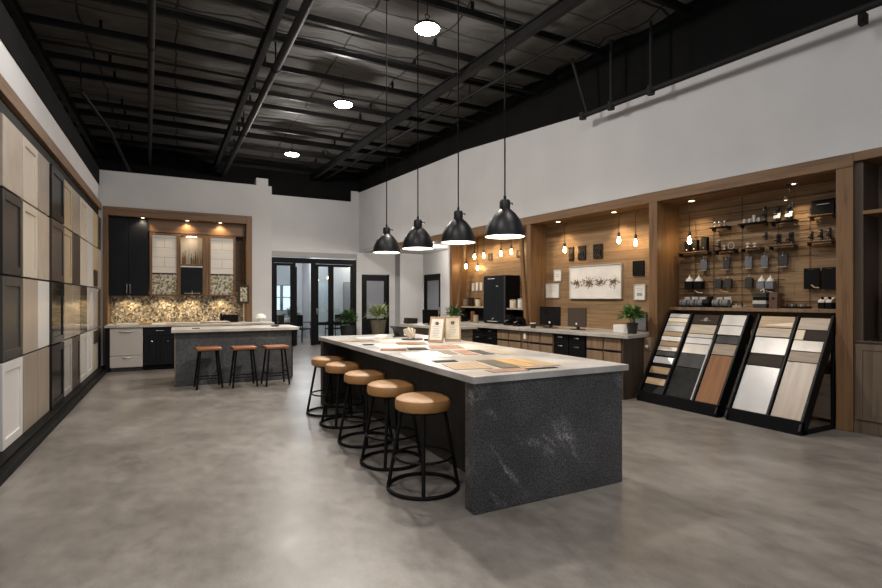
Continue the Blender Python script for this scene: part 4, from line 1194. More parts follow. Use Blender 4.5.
r = thing('side_cabinet', 'narrow brown cabinet with a round white knob beside the sample racks', 'cabinet', W(2.44, 0.14), RZ)
MB().box(-0.06, 0.06, -0.13, -0.021, 0.002, 0.883).build('carcass', M['cabwood'], r)
MB().box(-0.058, 0.058, -0.02, 0, 0.69, 0.87).build('drawer', M['cabwood'], r, 0.003)
MB().box(-0.058, 0.058, -0.02, 0, 0.1, 0.68).build('door', M['cabwood'], r, 0.003)
MB().ball((0, 0.012, 0.75), 0.025, 14).build('knob', M['lampwhite'], r)

ZC = 0.934
def monitor(s, out, w_, h, lab, m, rz=0.0):
    r = thing('monitor', lab, 'monitor', W(s, out, ZC), RZ + rz)
    MB().box(-w_ / 2, w_ / 2, 0, 0.025, 0.05, 0.05 + h).build('screen', M[m], r, 0.004)
    MB().tube([(0, 0.0252, 0.1), (0, 0.028, 0.1)], 0.018, 14).build('badge', M['lampwhite'], r)
    MB().box(-0.12, 0.12, -0.08, 0.07, 0, 0.012).box(-0.03, 0.03, -0.025, -0.001, 0.012, 0.2).build('stand', M['bronze'], r, 0.003)
monitor(4.35, 0.2, 0.48, 0.33, 'black monitor with a small white badge beside the mug', 'screen', 0.05)
monitor(3.74, 0.18, 0.44, 0.32, 'brownish monitor with a small white badge below the canvas', 's_brown', -0.1)
r = thing('mug', 'dark mug beside the black monitor', 'mug', W(4.53, 0.45, ZC))
MB().lathe([(0, 0), (0.045, 0), (0.048, 0.09), (0.042, 0.09), (0.04, 0.01), (0, 0.01)], 24).build('body', M['darkgrey'], r)
MB().lathe([(0.0495, 0.078), (0.0495, 0.092), (0.042, 0.092)], 24).build('rim_band', M['lampwhite'], r)
tag(MB().box(-0.13, 0.13, -0.08, 0.08, 0, 0.12).build('storage_box', M['paper'], bevel=0.006, loc=W(2.83, 0.17, ZC), rz=RZ), 'cream box beside the potted fern on the worktop', 'box')
r = thing('picture_frame', 'small dark picture standing behind the cream box', 'picture frame', W(2.86, -0.3, ZC), RZ)
MB().box(-0.12, -0.1, 0, 0.02, 0, 0.3).box(0.1, 0.12, 0, 0.02, 0, 0.3).box(-0.1, 0.1, 0, 0.02, 0, 0.02).box(-0.1, 0.1, 0, 0.02, 0.28, 0.3).build('frame', M['bronze'], r, 0.002)
MB().box(-0.1, 0.1, 0.004, 0.012, 0.02, 0.28).build('print', M['greycard'], r)
def plant(loc, lab, pot, n, L, spread, potm, leafm, ph, cz, name='potted_plant', w_=0.025, seed=1, up=0.8):
    r = thing(name, lab, 'plant', loc)
    MB().lathe(pot, 28).build('pot', M[potm], r)
    rr = random.Random(seed)
    mb = MB()
    leaves(mb, (0, 0, cz), n, L, spread, w_, up, rr)
    mb.build('foliage', M[leafm], r, smooth=False)
    mb = MB()
    for i in range(8):
        a = rr.uniform(0, 2 * PI)
        mb.tube([(0, 0, ph), (0.5 * spread * math.cos(a), 0.5 * spread * math.sin(a), cz + rr.uniform(0, spread))], 0.004, 5)
    mb.build('stems', M[leafm], r)
    return r
POT = lambda r0, r1, h: [(0, 0), (r0, 0), (r1, h), (r1 - 0.012, h), (r1 - 0.016, h - 0.03), (0, h - 0.03)]
plant(W(2.62, 0.24, ZC), 'green fern in a black pot at the end of the worktop', POT(0.06, 0.085, 0.16), 420, 0.15, 0.16, 'potblack', 'fern', 0.13, 0.24, 'potted_fern', 0.016, 2)

# ------------------------------------------------------------------ coffee bay
r = thing('coffee_machine', 'tall black coffee machine cabinet in the coffee bay', 'coffee machine', W(6.21, -0.1, ZC), RZ)
MB().box(-0.37, 0.37, -0.3, 0.08, 0, 1.01).build('body', M['blackcab'], r, 0.008)
MB().box(-0.33, 0.355, 0.082, 0.1, 0.03, 0.98).build('door', M['navy'], r, 0.004)
MB().box(-0.368, -0.335, 0.082, 0.105, 0.03, 0.98).build('side_trim', M['darkgrey'], r, 0.003)
MB().box(-0.02, 0.1, 0.1005, 0.102, 0.94, 0.952).build('lettering', M['lampwhite'], r)
MB().box(0.12, 0.2, 0.1005, 0.102, 0.94, 0.952).build('lettering', M['lampwhite'], r)
MB().box(-0.14, -0.08, 0.1005, 0.102, 0.78, 0.79).build('lettering', M['lampwhite'], r)
MB().box(-0.15, 0.15, 0.101, 0.16, 0.04, 0.055).build('drip_tray', M['silver'], r, 0.002)
MB().tube([(0.0, 0.1, 0.11), (0.0, 0.14, 0.11), (0.0, 0.14, 0.08)], 0.01, 8).build('spout', M['silver'], r)
for s0, s1, z, o0, o1, lab in ((6.62, 7.77, 1.25, -0.4, -0.16, 'pale shelf at the far side of the coffee machine'), (5.22, 5.82, 1.235, -0.38, -0.02, 'pale shelf on the near side of the coffee machine')):
    q = thing('shelf', lab, 'shelf', W((s0 + s1) / 2, 0, z), RZ)
    h = (s1 - s0) / 2
    MB().box(-h, h, o0, o1, 0, 0.03).build('board', M['sandwood'], q, 0.003)
    MB().box(-h, h, o0, o0 + 0.03, -0.29, -0.001).build('backing', M['black'], q)
def canister(s, out, z, rad, h, m, lab, name='canister', lid=None):
    q = thing(name, lab, name.replace('_', ' '), W(s, out, z), RZ)
    MB().lathe([(0, 0), (rad * 0.92, 0), (rad, 0.01), (rad, h), (0, h)], 22).build('body', M[m], q)
    if lid:
        MB().lathe([(rad * 1.03, h), (rad * 1.03, h + 0.015), (rad * 0.3, h + 0.025), (0, h + 0.025)], 22).build('lid', M[lid], q)
canister(7.6, -0.27, 1.282, 0.06, 0.17, 'taupe', 'taupe canister on the far coffee shelf', lid='darkgrey')
canister(7.37, -0.27, 1.282, 0.06, 0.17, 'bronze', 'dark canister in the middle of the far coffee shelf', lid='black')
canister(7.12, -0.27, 1.282, 0.06, 0.16, 'cream', 'cream canister on the far coffee shelf', lid='black')
canister(5.7, -0.1, 1.267, 0.07, 0.15, 'cream', 'cream canister on the near coffee shelf', lid='sandwood')
canister(5.48, -0.1, 1.267, 0.06, 0.17, 'paper', 'slim white canister on the near coffee shelf', lid='sandwood')
canister(6.95, 0.0, ZC, 0.05, 0.24, 'rustoak', 'brown cup stack on the coffee worktop', 'cup_stack')
canister(6.68, 0.12, ZC, 0.055, 0.17, 'sandwood', 'pale cup stack in front of the coffee machine', 'cup_stack')
def grinder(s, out, lab, h=0.2):
    q = thing('coffee_grinder', lab, 'grinder', W(s, out, ZC), RZ)
    MB().box(-0.09, 0.09, -0.1, 0.12, 0, 0.03).build('base', M['black'], q, 0.005)
    MB().prism([(-0.09, 0.03), (-0.03, 0.03), (0.04, h * 0.6), (0.1, h), (-0.02, h), (-0.09, h * 0.7)], -0.06, 0.06, 'x').build('body', M['black'], q, 0.004)
    MB().tube([(0, 0.06, h * 0.55), (0, 0.16, h * 0.4)], 0.012, 8).build('spout', M['chrome'], q)
grinder(7.42, -0.05, 'black espresso grinder below the far coffee shelf', 0.24)
grinder(5.52, 0.12, 'black espresso grinder at the near side of the coffee machine', 0.2)
grinder(5.15, 0.2, 'small black grinder by the post of the coffee bay', 0.17)
for s, z, lab in ((7.55, 1.73, 'first'), (7.4, 1.74, 'second'), (7.25, 1.74, 'third')):
    plaque('wall_card', s - 0.05, z, 0.11, 0.2, 'paper', f'white menu card over the coffee shelf, {lab} from the far post', 'card', 0.012, 'silver')
for s, lab in ((6.85, 'dark square panel among the upper bulbs of the coffee bay'), (5.87, 'dark square panel by the near post of the coffee bay')):
    plaque('wall_panel', s, 2.4, 0.14, 0.16, 'bronze', lab, 'panel', 0.03)
r = thing('chair', 'tan curved chair back showing beyond the island by the black drawers', 'chair', (4.35, 7.75, 0), 2.2)
MB().tube([(0.22 * math.cos(a), 0.22 * math.sin(a), 0.74) for a in [R(-80 + 16 * k) for k in range(11)]], 0.025, 8).build('backrest', M['rustoak'], r)
MB().box(-0.2, 0.2, -0.2, 0.2, 0.43, 0.46).build('seat', M['leather'], r, 0.01)
for sx in (-1, 1):
    for sy in (-1, 1):
        MB().tube([(sx * 0.18, sy * 0.18, 0.43), (sx * 0.2, sy * 0.2, 0.004)], 0.013, 8).build('leg', M['steel'], r)
for k in (-55, 0, 55):
    MB().tube([(0.2 * math.cos(R(k)), 0.2 * math.sin(R(k)), 0.46), (0.22 * math.cos(R(k)), 0.22 * math.sin(R(k)), 0.74)], 0.01, 8).build('back_spindle', M['steel'], r)
SHELVES = [(1.682, 0.24, 2.466, 'black', 'small black shelf with three pale knobs'),
 (1.249, 0.33, 2.468, 'black', 'long black shelf of little cups in the top row'),
 (0.879, 0.289, 2.447, 'black', 'black shelf below the two card-fronted locks'),
 (0.453, 0.258, 2.465, 'oakx', 'oak shelf below the black plaque'),
 (2.076, 0.463, 2.143, 'oakx', 'oak shelf under three black blocks'),
 (1.613, 0.291, 2.136, 'black', 'black shelf with mixed fittings in the second row'),
 (1.268, 0.267, 2.141, 'oakx', 'oak shelf with two white knobs'),
 (0.891, 0.313, 2.141, 'oakx', 'oak shelf below a pair of black locks'),
 (0.474, 0.28, 2.153, 'oakx', 'oak shelf below three slim black locks')]
HARD = [('knob', 1.759, 0.043, 2.489, 2.575, 'silver', 'first pale knob on the small black shelf', None),
 ('knob', 1.695, 0.043, 2.482, 2.566, 'silver', 'second pale knob on the small black shelf', None),
 ('knob', 1.625, 0.041, 2.473, 2.557, 'silver', 'third pale knob on the small black shelf', None),
 ('cup', 1.356, 0.047, 2.502, 2.563, 'silver', 'small metal cup, first on the long black shelf', None),
 ('cup', 1.291, 0.046, 2.494, 2.554, 'silver', 'small metal cup, second on the long black shelf', None),
 ('cup', 1.234, 0.045, 2.486, 2.587, 'silver', 'small metal cup, third on the long black shelf', None),
 ('cup', 1.171, 0.045, 2.478, 2.538, 'silver', 'small metal cup, fourth on the long black shelf', None),
 ('lock', 1.097, 0.037, 2.475, 2.673, 'black', 'tall black lever lock standing at the end of the long black shelf', None),
 ('cardlock', 0.941, 0.082, 2.481, 2.687, 'black', 'black lock behind a white card, beside the tall lever lock', None),
 ('cardlock', 0.805, 0.085, 2.47, 2.685, 'black', 'black lock behind a white card, on the plaque side', None),
 ('plaque', 0.453, 0.237, 2.489, 2.676, 'ink', 'black plaque with a small white emblem on the oak shelf', None),
 ('block', 2.168, 0.086, 2.181, 2.345, 'black', 'first black block on the oak shelf by the hanging bulb', None),
 ('block', 2.055, 0.092, 2.172, 2.348, 'black', 'second black block on the oak shelf by the hanging bulb', None),
 ('block', 1.909, 0.097, 2.16, 2.363, 'black', 'third black block on the oak shelf by the hanging bulb', None),
 ('lock', 1.702, 0.043, 2.171, 2.313, 'black', 'black lever lock on the black shelf of mixed fittings', None),
 ('knob', 1.628, 0.048, 2.165, 2.235, 'silver', 'pale knob on the black shelf of mixed fittings', None),
 ('ringpull', 1.536, 0.081, 2.157, 2.254, 'silver', 'pale ring handle on the black shelf of mixed fittings', None),
 ('knob', 1.317, 0.051, 2.173, 2.24, 'paper', 'white knob on the oak shelf, beside the post of rails', None),
 ('knob', 1.227, 0.05, 2.165, 2.225, 'paper', 'white knob on the oak shelf, closer to the single lock', None),
 ('lock', 1.112, 0.043, 2.227, 2.333, 'black', 'small black lock hung alone in the second row', None),
 ('lock', 0.935, 0.07, 2.171, 2.313, 'black', 'first of the two wide black locks on an oak shelf', None),
 ('lock', 0.791, 0.068, 2.171, 2.322, 'black', 'second of the two wide black locks on an oak shelf', None),
 ('lock', 0.566, 0.038, 2.18, 2.309, 'black', 'first slim black lock on the oak shelf by the end post', None),
 ('lock', 0.467, 0.037, 2.17, 2.31, 'black', 'second slim black lock on the oak shelf by the end post', None),
 ('lock', 0.379, 0.036, 2.162, 2.311, 'black', 'third slim black lock on the oak shelf by the end post', None),
 ('card', 1.96, 0.097, 1.858, 2.062, 'greycard', 'light grey hanging card below the black blocks', None),
 ('card', 1.635, 0.09, 1.857, 2.053, 'darkgrey', 'dark grey hanging card second in its row', None),
 ('card', 1.337, 0.091, 1.856, 2.059, 'greycard', 'light grey hanging card third in its row', None),
 ('card', 1.134, 0.086, 1.859, 2.058, 'greycard', 'mid grey hanging card fourth in its row', None),
 ('card', 0.911, 0.105, 1.861, 2.054, 'darkgrey', 'wide dark hanging card last in its row', None),
 ('conebox', 2.152, 0.117, 1.599, 1.807, 'black', 'black box topped by a white cone, beside the niche side', None),
 ('conebox', 2.01, 0.122, 1.597, 1.802, 'black', 'black box topped by a white cone, second from the niche side', None),
 ('conebox', 1.149, 0.093, 1.582, 1.768, 'greycard', 'grey box topped by a white cone, first of the grey pair', None),
 ('conebox', 1.042, 0.097, 1.581, 1.763, 'greycard', 'grey box topped by a white cone, second of the grey pair', None),
 ('pouch', 1.734, 0.093, 1.606, 1.762, 'darkgrey', 'first small dark pouch hanging beside the cone boxes', None),
 ('pouch', 1.597, 0.096, 1.604, 1.764, 'darkgrey', 'second small dark pouch hanging beside the cone boxes', None),
 ('pouch', 1.32, 0.096, 1.599, 1.774, 'darkgrey', 'dark pouch hanging alone below the third grey card', None),
 ('board', 0.583, 0.172, 1.573, 1.831, 'blackcab', 'large black board hanging beside its twin, on the pouch side', None),
 ('board', 0.395, 0.163, 1.57, 1.834, 'blackcab', 'large black board hanging against the end post', None),
 ('lever', 2.01, 0.122, 1.575, 1.611, 'gold', 'gold lever handle below the black cone boxes', None),
 ('lever', 1.646, 0.112, 1.583, 1.619, 'gold', 'gold lever handle below the dark pouches', None),
 ('lever', 1.06, 0.097, 1.574, 1.607, 'gold', 'gold lever handle below the grey cone boxes', None),
 ('lever', 0.519, 0.084, 1.584, 1.615, 'gold', 'gold lever handle in front of the large black boards', None)]
LEDGE = [('roll', 2.184, 0.102, 0.12, 'greycard', 'grey rolled sample, first in the roll group by the niche side'),
 ('roll', 2.067, 0.1, 0.12, 'greycard', 'grey rolled sample, second in the roll group by the niche side'),
 ('roll', 1.95, 0.105, 0.12, 'greycard', 'grey rolled sample, third in the roll group by the niche side'),
 ('roll', 1.842, 0.08, 0.13, 'darkgrey', 'dark rolled sample ending the roll group by the niche side'),
 ('roll', 1.705, 0.092, 0.11, 'greycard', 'smaller grey roll of the second roll group'),
 ('roll', 1.59, 0.11, 0.12, 'greycard', 'larger grey roll of the second roll group'),
 ('tray', 1.405, 0.112, 0.02, 'sandwood', 'small pale tray on the long ledge'),
 ('stack', 1.116, 0.172, 0.2, 'darkgrey', 'dark stack of mixed samples on the long ledge'),
 ('case', 0.95, 0.1, 0.2, 'brick', 'brown box on the long ledge beside the dark stack'),
 ('tray', 0.715, 0.288, 0.02, 'black', 'long black tray of small parts on the ledge'),
 ('whitebox', 0.422, 0.067, 0.16, 'paper', 'white and black box on the ledge, the one away from the end post'),
 ('whitebox', 0.347, 0.065, 0.16, 'paper', 'white and black box on the ledge touching the end post')]
# ------------------------------------------------------------------ hardware wall: shelves and what stands on them
M['lockblack'] = mat('lock_black', (0.012, 0.012, 0.013), 0.3, 0.3)
OUT0 = -0.528
tops = []
for s, w_, z, mm, lab in SHELVES:
    z = z - 0.012
    q = thing('shelf', lab, 'shelf', W(s, OUT0, z), RZ, 'little shelves on the hardware wall')
    MB().box(-w_ / 2, w_ / 2, 0, 0.15, 0, 0.014).build('board', M[mm], q, 0.002)
    MB().box(-w_ / 2 + 0.01, -w_ / 2 + 0.02, 0, 0.1, -0.04, -0.0005).build('bracket', M['bronze'], q)
    MB().box(w_ / 2 - 0.02, w_ / 2 - 0.01, 0, 0.1, -0.04, -0.0005).build('bracket', M['bronze'], q)
    tops.append((s, w_ / 2, z + 0.0145))
GRP = dict(knob='pale knobs on the hardware wall', cup='little cups on the hardware wall', lock='black locks on the hardware wall', cardlock='card-fronted locks', block='black blocks on the oak shelf', card='hanging sample cards', conebox='boxes topped by white cones', pouch='dark hanging pouches', board='large black boards', lever='gold lever handles')
for kind, s, w_, z0, z1, mm, lab, _x in HARD:
    h = z1 - z0
    out = OUT0 + 0.075
    on = False
    for ts, tw, tz in tops:
        if abs(ts - s) < tw + 0.02 and abs(tz - z0) < 0.075 and kind not in ('card', 'pouch', 'board', 'lever', 'conebox'):
            z0, on = tz, True
    nm = {'knob': 'door_knob', 'cup': 'metal_cup', 'lock': 'lever_lock' if on else 'hanging_lock', 'cardlock': 'lever_lock', 'plaque': 'plaque', 'block': 'sample_block', 'ringpull': 'ring_handle', 'card': 'hanging_card', 'conebox': 'hanging_cone_box', 'pouch': 'hanging_pouch', 'board': 'hanging_board', 'lever': 'hanging_lever_handle'}[kind]
    cat = {'knob': 'door knob', 'cup': 'cup', 'lock': 'lock', 'cardlock': 'lock', 'plaque': 'plaque', 'block': 'sample', 'ringpull': 'handle', 'card': 'sample card', 'conebox': 'sample box', 'pouch': 'pouch', 'board': 'board', 'lever': 'handle'}[kind]
    q = thing(nm, lab, cat, W(s, out if on else OUT0 + 0.005, z0), RZ, GRP.get(kind))
    r_ = w_ / 2
    if kind == 'lever':
        q.location = W(s, OUT0 + (0.04 if 'boards' in lab else 0.005), z0 - (0.0 if 'boards' in lab else 0.035))
    if kind == 'knob':
        MB().lathe([(0, 0), (r_ * 0.9, 0), (r_ * 0.9, h * 0.12), (r_ * 0.35, h * 0.25), (r_ * 0.3, h * 0.5)] + [(r_ * math.sin(a), h * 0.75 - h * 0.25 * math.cos(a)) for a in (0.7, 1.2, 1.8, 2.5)] + [(0, h)], 18).build('knob_body', M[mm], q)
    elif kind == 'cup':
        MB().lathe([(0, 0), (r_ * 0.7, 0), (r_, h), (r_ * 0.85, h), (r_ * 0.6, h * 0.1), (0, h * 0.1)], 18).build('cup_body', M[mm], q)
        MB().tube([(r_ * 0.9, 0, h * 0.8), (r_ * 1.4, 0, h * 0.7), (r_ * 1.3, 0, h * 0.35), (r_ * 0.75, 0, h * 0.25)], 0.004, 6).build('handle', M[mm], q)
    elif kind in ('lock', 'cardlock'):
        y0 = -0.02 if on else 0.0
        MB().box(-r_ * 0.8, r_ * 0.8, y0, y0 + 0.02, 0, h).build('back_plate', M['lockblack'], q, 0.004)
        MB().lathe([(0, 0), (r_ * 0.55, 0), (r_ * 0.6, 0.03), (r_ * 0.45, 0.04), (0, 0.04)], 16).build('rose', M['chrome'] if w_ < 0.05 else M['lockblack'], q)
        q2 = [c for c in q.children if c.name.startswith('rose')][0]
        q2.location = (0, y0 + 0.02, h * 0.78)
        q2.rotation_euler = (R(-90), 0, 0)
        MB().tube([(0, y0 + 0.05, h * 0.45), (r_ * 0.9, y0 + 0.055, h * 0.43), (r_ * 1.15, y0 + 0.045, h * 0.36)], 0.009, 8).tube([(0, y0 + 0.018, h * 0.45), (0, y0 + 0.055, h * 0.45)], 0.008, 8).build('lever', M['lockblack'], q)
        MB().lathe([(0, 0), (0.006, 0.0), (0.006, 0.003), (0, 0.003)], 10).build('keyhole_cover', M['chrome'], q)
        k2 = [c for c in q.children if c.name.startswith('keyhole')][0]
        k2.location = (0, y0 + 0.02, h * 0.15)
        k2.rotation_euler = (R(-90), 0, 0)
        if kind == 'cardlock':
            MB().box(-r_, r_, y0 + 0.06, y0 + 0.063, h * 0.18, h * 0.5, Matrix.Rotation(R(12), 3, 'X'), (0, y0 + 0.06, h * 0.18)).build('card', M['paper'], q)
    elif kind == 'plaque':
        MB().box(-r_, r_, -0.03, 0.0, 0, h).build('panel', M['ink'], q, 0.003)
        MB().box(-r_ * 0.6, r_ * 0.5, 0.0005, 0.002, h * 0.68, h * 0.71).lathe([(0, 0), (0.016, 0), (0.016, 0.002), (0, 0.002)], 12, (0, 0, 0)).build('emblem', M['silver'], q)
    elif kind == 'block':
        MB().box(-r_ * 0.9, r_ * 0.9, -0.04, 0.03, 0, h).build('block_body', M[mm], q, 0.006)
        MB().ball((0, 0.035, h * 0.2), 0.012, 10).build('button', M['silver'], q)
    elif kind == 'ringpull':
        MB().tube([(r_ * math.cos(a), 0, h * 0.5 + h * 0.5 * math.sin(a) + 0.004) for a in [2 * PI * k / 16 for k in range(16)]], 0.006, 6, True).build('ring', M[mm], q)
    elif kind == 'card':
        MB().box(-r_, r_, 0.0, 0.012, 0.012, h * 0.92).build('card_body', M[mm], q, 0.002)
        MB().tube([(0, 0.006, h * 0.9), (0, 0.016, h * 0.99), (0, 0.006, h * 1.04)], 0.005, 6).ball((0, 0.018, h * 0.8), 0.011, 10).build('hook', M['silver'], q)
        MB().box(-r_ * 1.1, r_ * 1.1, 0.0, 0.05, 0.0, 0.011).build('ledge', M['sandwood'], q)
    elif kind == 'conebox':
        MB().box(-r_, r_, 0.0, 0.09, 0, h * 0.55).build('box', M[mm], q, 0.003)
        MB().lathe([(0, 0.0), (r_ * 0.95, 0.0), (r_ * 0.9, 0.02), (r_ * 0.3, h * 0.3), (r_ * 0.12, h * 0.36), (r_ * 0.1, h * 0.45), (0, h * 0.45)], 20, (0, 0.048, h * 0.552)).build('cone', M['paper'], q)
    elif kind == 'pouch':
        MB().prism([(-r_, 0), (r_, 0), (r_, h * 0.75), (r_ * 0.35, h * 0.86), (-r_ * 0.35, h * 0.86), (-r_, h * 0.75)], 0.0, 0.05, 'y').build('pouch_body', M[mm], q, 0.006)
        MB().tube([(0, 0.025, h * 0.84), (0, 0.03, h * 0.95), (0, 0.01, h)], 0.007, 6).build('clip', M['silver'], q)
    elif kind == 'board':
        MB().box(-r_, r_, 0.0, 0.03, 0, h).build('panel', M[mm], q, 0.003)
        MB().box(-r_ * 0.4, r_ * 0.4, 0.0305, 0.034, h * 0.93, h * 0.945).build('label_strip', M['gold'], q)
    elif kind == 'lever':
        MB().tube([(-r_, 0.06, 0), (r_ * 0.2, 0.065, 0.008), (r_, 0.06, 0.04)], 0.008, 8).tube([(r_ * 0.2, 0.0, 0.008), (r_ * 0.2, 0.066, 0.008)], 0.007, 8).build('lever_arm', M['tanlight'], q)
LZ = 1.334
M['rollgrey'] = noisy('grey_rolled_felt', (0.09, 0.09, 0.092), (0.16, 0.16, 0.162), 30, 0.7)
for kind, s, w_, h, mm, lab in LEDGE:
    nm = {'roll': 'sample_roll', 'tray': 'tray', 'stack': 'sample_stack', 'case': 'storage_case', 'whitebox': 'sample_box'}[kind]
    q = thing(nm, lab, nm.replace('_', ' '), W(s, -0.42, LZ), RZ, 'rolled samples on the long ledge' if kind == 'roll' else None)
    r_ = w_ / 2
    if kind == 'roll':
        rr = 0.056
        c = [(rr * math.cos(a) * (1 - 0.02 * k), 0, rr + rr * math.sin(a) * (1 - 0.02 * k)) for k, a in enumerate([2 * PI * i / 16 for i in range(17)])]
        MB().tube([(-r_ * 0.97, 0.02, rr), (r_ * 0.97, 0.02, rr)], rr, 18).build('roll_body', M['blackcab'] if mm == 'darkgrey' else M['rollgrey'], q)
        MB().box(-r_, r_, -0.07, 0.1, 0, 0.012).build('tray', M['black'], q)
        MB().tube([(r_ * 0.3, 0.02 + rr * 1.0 * math.cos(a), rr + rr * 1.0 * math.sin(a)) for a in [2 * PI * i / 18 for i in range(18)]], 0.004, 6, True).build('band', M['black'], q)
        MB().prism([(-r_ * 0.9, rr), (r_ * 0.9, rr), (r_ * 0.85, rr + h * 0.75), (-r_ * 0.85, rr + h * 0.75)], -0.07, -0.045, 'y').build('card', M['palegrey'] if mm == 'greycard' else M['black'], q)
    elif kind == 'tray':
        MB().box(-r_, r_, -0.05, 0.08, 0, 0.01).box(-r_, r_, -0.05, -0.045, 0.01, 0.025).box(-r_, r_, 0.075, 0.08, 0.01, 0.025).build('base', M[mm], q, 0.002)
        for i in range(5 if w_ > 0.2 else 2):
            x = -r_ * 0.7 + i * (r_ * 1.4 / (4 if w_ > 0.2 else 1))
            MB().lathe([(0, 0.011), (0.014, 0.011), (0.012, 0.03), (0.006, 0.036), (0.012, 0.05), (0, 0.055)], 12, (x, 0.01, 0)).build('fitting', M['silver'] if i % 2 else M['bronze'], q)
    elif kind == 'stack':
        for i in range(4):
            MB().box(-r_ + 0.006 * (i % 2), r_ - 0.006 * ((i + 1) % 2), -0.06, 0.08, h * i / 4 + 0.001, h * (i + 1) / 4 - 0.004).build('sample_layer', M[('darkgrey', 'palegrey', 'black', 'darkgrey')[i]], q, 0.004)
        MB().tube([(-r_ * 0.4, 0.02, h), (-r_ * 0.3, 0.02, h + 0.05), (r_ * 0.1, 0.02, h + 0.02)], 0.012, 8).build('fitting', M['silver'], q)
    elif kind == 'case':
        MB().prism([(-r_, 0), (r_, 0), (r_, h * 0.85), (r_ * 0.8, h), (-r_, h)], -0.06, 0.08, 'y').build('case_body', M[mm], q, 0.005)
        MB().box(-r_ * 0.3, r_ * 0.3, 0.081, 0.085, h * 0.55, h * 0.7).build('clasp', M['bronze'], q)
    else:
        MB().box(-r_, r_, -0.06, 0.09, 0, h * 0.45).build('base_box', M['black'], q, 0.003)
        MB().prism([(-0.06, h * 0.452), (0.09, h * 0.452), (0.09, h * 0.6), (-0.02, h * 0.85), (-0.06, h * 0.85)], -r_ * 0.95, r_ * 0.95, 'x').build('lid', M['paper'], q, 0.003)
        MB().ball((0, 0.05, h * 0.8), 0.018, 10).build('knob', M['black'], q)

# ------------------------------------------------------------------ leaning sample racks
RX0, RZ0, RX1, RZ1 = 5.9, 0.12, 6.53, 1.24
TH = math.atan2(RZ1 - RZ0, RX1 - RX0)
LEN = math.hypot(RX1 - RX0, RZ1 - RZ0)
def rack(y0, y1, divs, lab):
    yc = (y0 + y1) / 2
    t = thing('sample_rack', lab, 'sample rack', (0, yc, 0))
    h = (y1 - y0) / 2
    n = Vector((-math.sin(TH), 0, math.cos(TH)))
    u = Vector((math.cos(TH), 0, math.sin(TH)))
    def sl(a, b, n0, n1, ya, yb, name, m='blackcab', bev=0.003):
        p = [Vector((RX0, 0, RZ0)) + u * v + n * q for v, q in ((a, n0), (b, n0), (b, n1), (a, n1))]
        return MB().prism([(q.x, q.z) for q in p], ya, yb, 'y').build(name, M[m], t, bev)
    sl(-0.02, LEN, -0.05, -0.022, -h + 0.03, h - 0.03, 'back_board')
    for ya, yb in ((-h, -h + 0.028), (h - 0.028, h)):
        sl(-0.1, LEN + 0.01, -0.1, 0.03, ya, yb, 'side_rail')
    for d in divs:
        sl(0.0, LEN, -0.021, 0.012, d - yc - 0.012, d - yc + 0.012, 'divider')
    MB().prism([(5.855, 0.003), (5.91, 0.003), (5.885 + 0.03, 0.135), (5.87, 0.15)], -h, h, 'y').build('front_lip', M['blackcab'], t, 0.004)
    for ya, yb in ((-h, -h + 0.03), (h - 0.03, h)):
        MB().box(6.49, 6.53, ya, yb, 0.003, 1.1).build('rear_leg', M['blackcab'], t, 0.002)
        MB().box(5.92, 6.489, ya, yb, 0.003, 0.05).build('base_rail', M['blackcab'], t, 0.002)
    MB().box(6.5, 6.52, -h + 0.031, h - 0.031, 0.1, 0.6).build('rear_panel', M['taupe'], t)
    return t
rack(3.965, 5.19, (4.80, 4.335), 'leaning black rack holding three columns of floor samples, beside the counter')
rack(3.02, 3.86, (3.40,), 'leaning black rack holding two columns of floor samples, beside the last oak post')
def on_rack(y0, y1, v0, v1, m, lab, th=0.016, nm='floor_sample', grp=None):
    c = Vector((RX0 + math.cos(TH) * v0 - math.sin(TH) * -0.0, 0, RZ0 + math.sin(TH) * v0))
    nrm = Vector((-math.sin(TH), 0, math.cos(TH)))
    c = c + nrm * -0.0205
    o = MB().box(0, v1 - v0 - 0.004, -(y1 - y0) / 2, (y1 - y0) / 2, 0, th).build(nm, M[m], bevel=0.002)
    o.location = (c.x, (y0 + y1) / 2, c.z)
    o.rotation_euler = (0, -TH, 0)
    tag(o, lab, 'floor sample', grp)
    return o
GA = 'floor samples in the plank column beside the counter'
for v0, v1, m, lab in ((1.215, 1.28, 'whitetile', 'white plank sample topmost in the first column from the counter'), (1.145, 1.21, 'cream', 'cream plank sample second from the top of the first column from the counter'), (1.085, 1.143, 'greige', 'greige plank strip third from the top of the first column from the counter'),
                       (0.99, 1.083, 'whitetile', 'white plank sample fourth from the top of the first column from the counter'), (0.915, 0.985, 'tanlight', 'pale oak strip above the pinkish white plank in the first column from the counter'), (0.835, 0.91, 'paper', 'pinkish white plank in the middle of the first column from the counter'),
                       (0.755, 0.83, 'tan', 'mid tan strip under the pinkish white plank in the first column from the counter'), (0.68, 0.75, 'greige', 'greige plank above the dark grey strip in the first column from the counter'), (0.6, 0.675, 'slate', 'dark grey strip in the first column from the counter'),
                       (0.48, 0.58, 'whitetile', 'white plank just below the dark grey strip in the first column from the counter'), (0.32, 0.425, 'tan', 'tan plank second from the bottom of the first column from the counter'), (0.15, 0.25, 'tanlight', 'pale oak plank lowest in the first column from the counter')):
    on_rack(4.835, 5.15, v0, v1, m, lab, 0.022 if v0 > 0.8 else 0.016, grp=GA)
GB = 'floor samples in the wide racks'
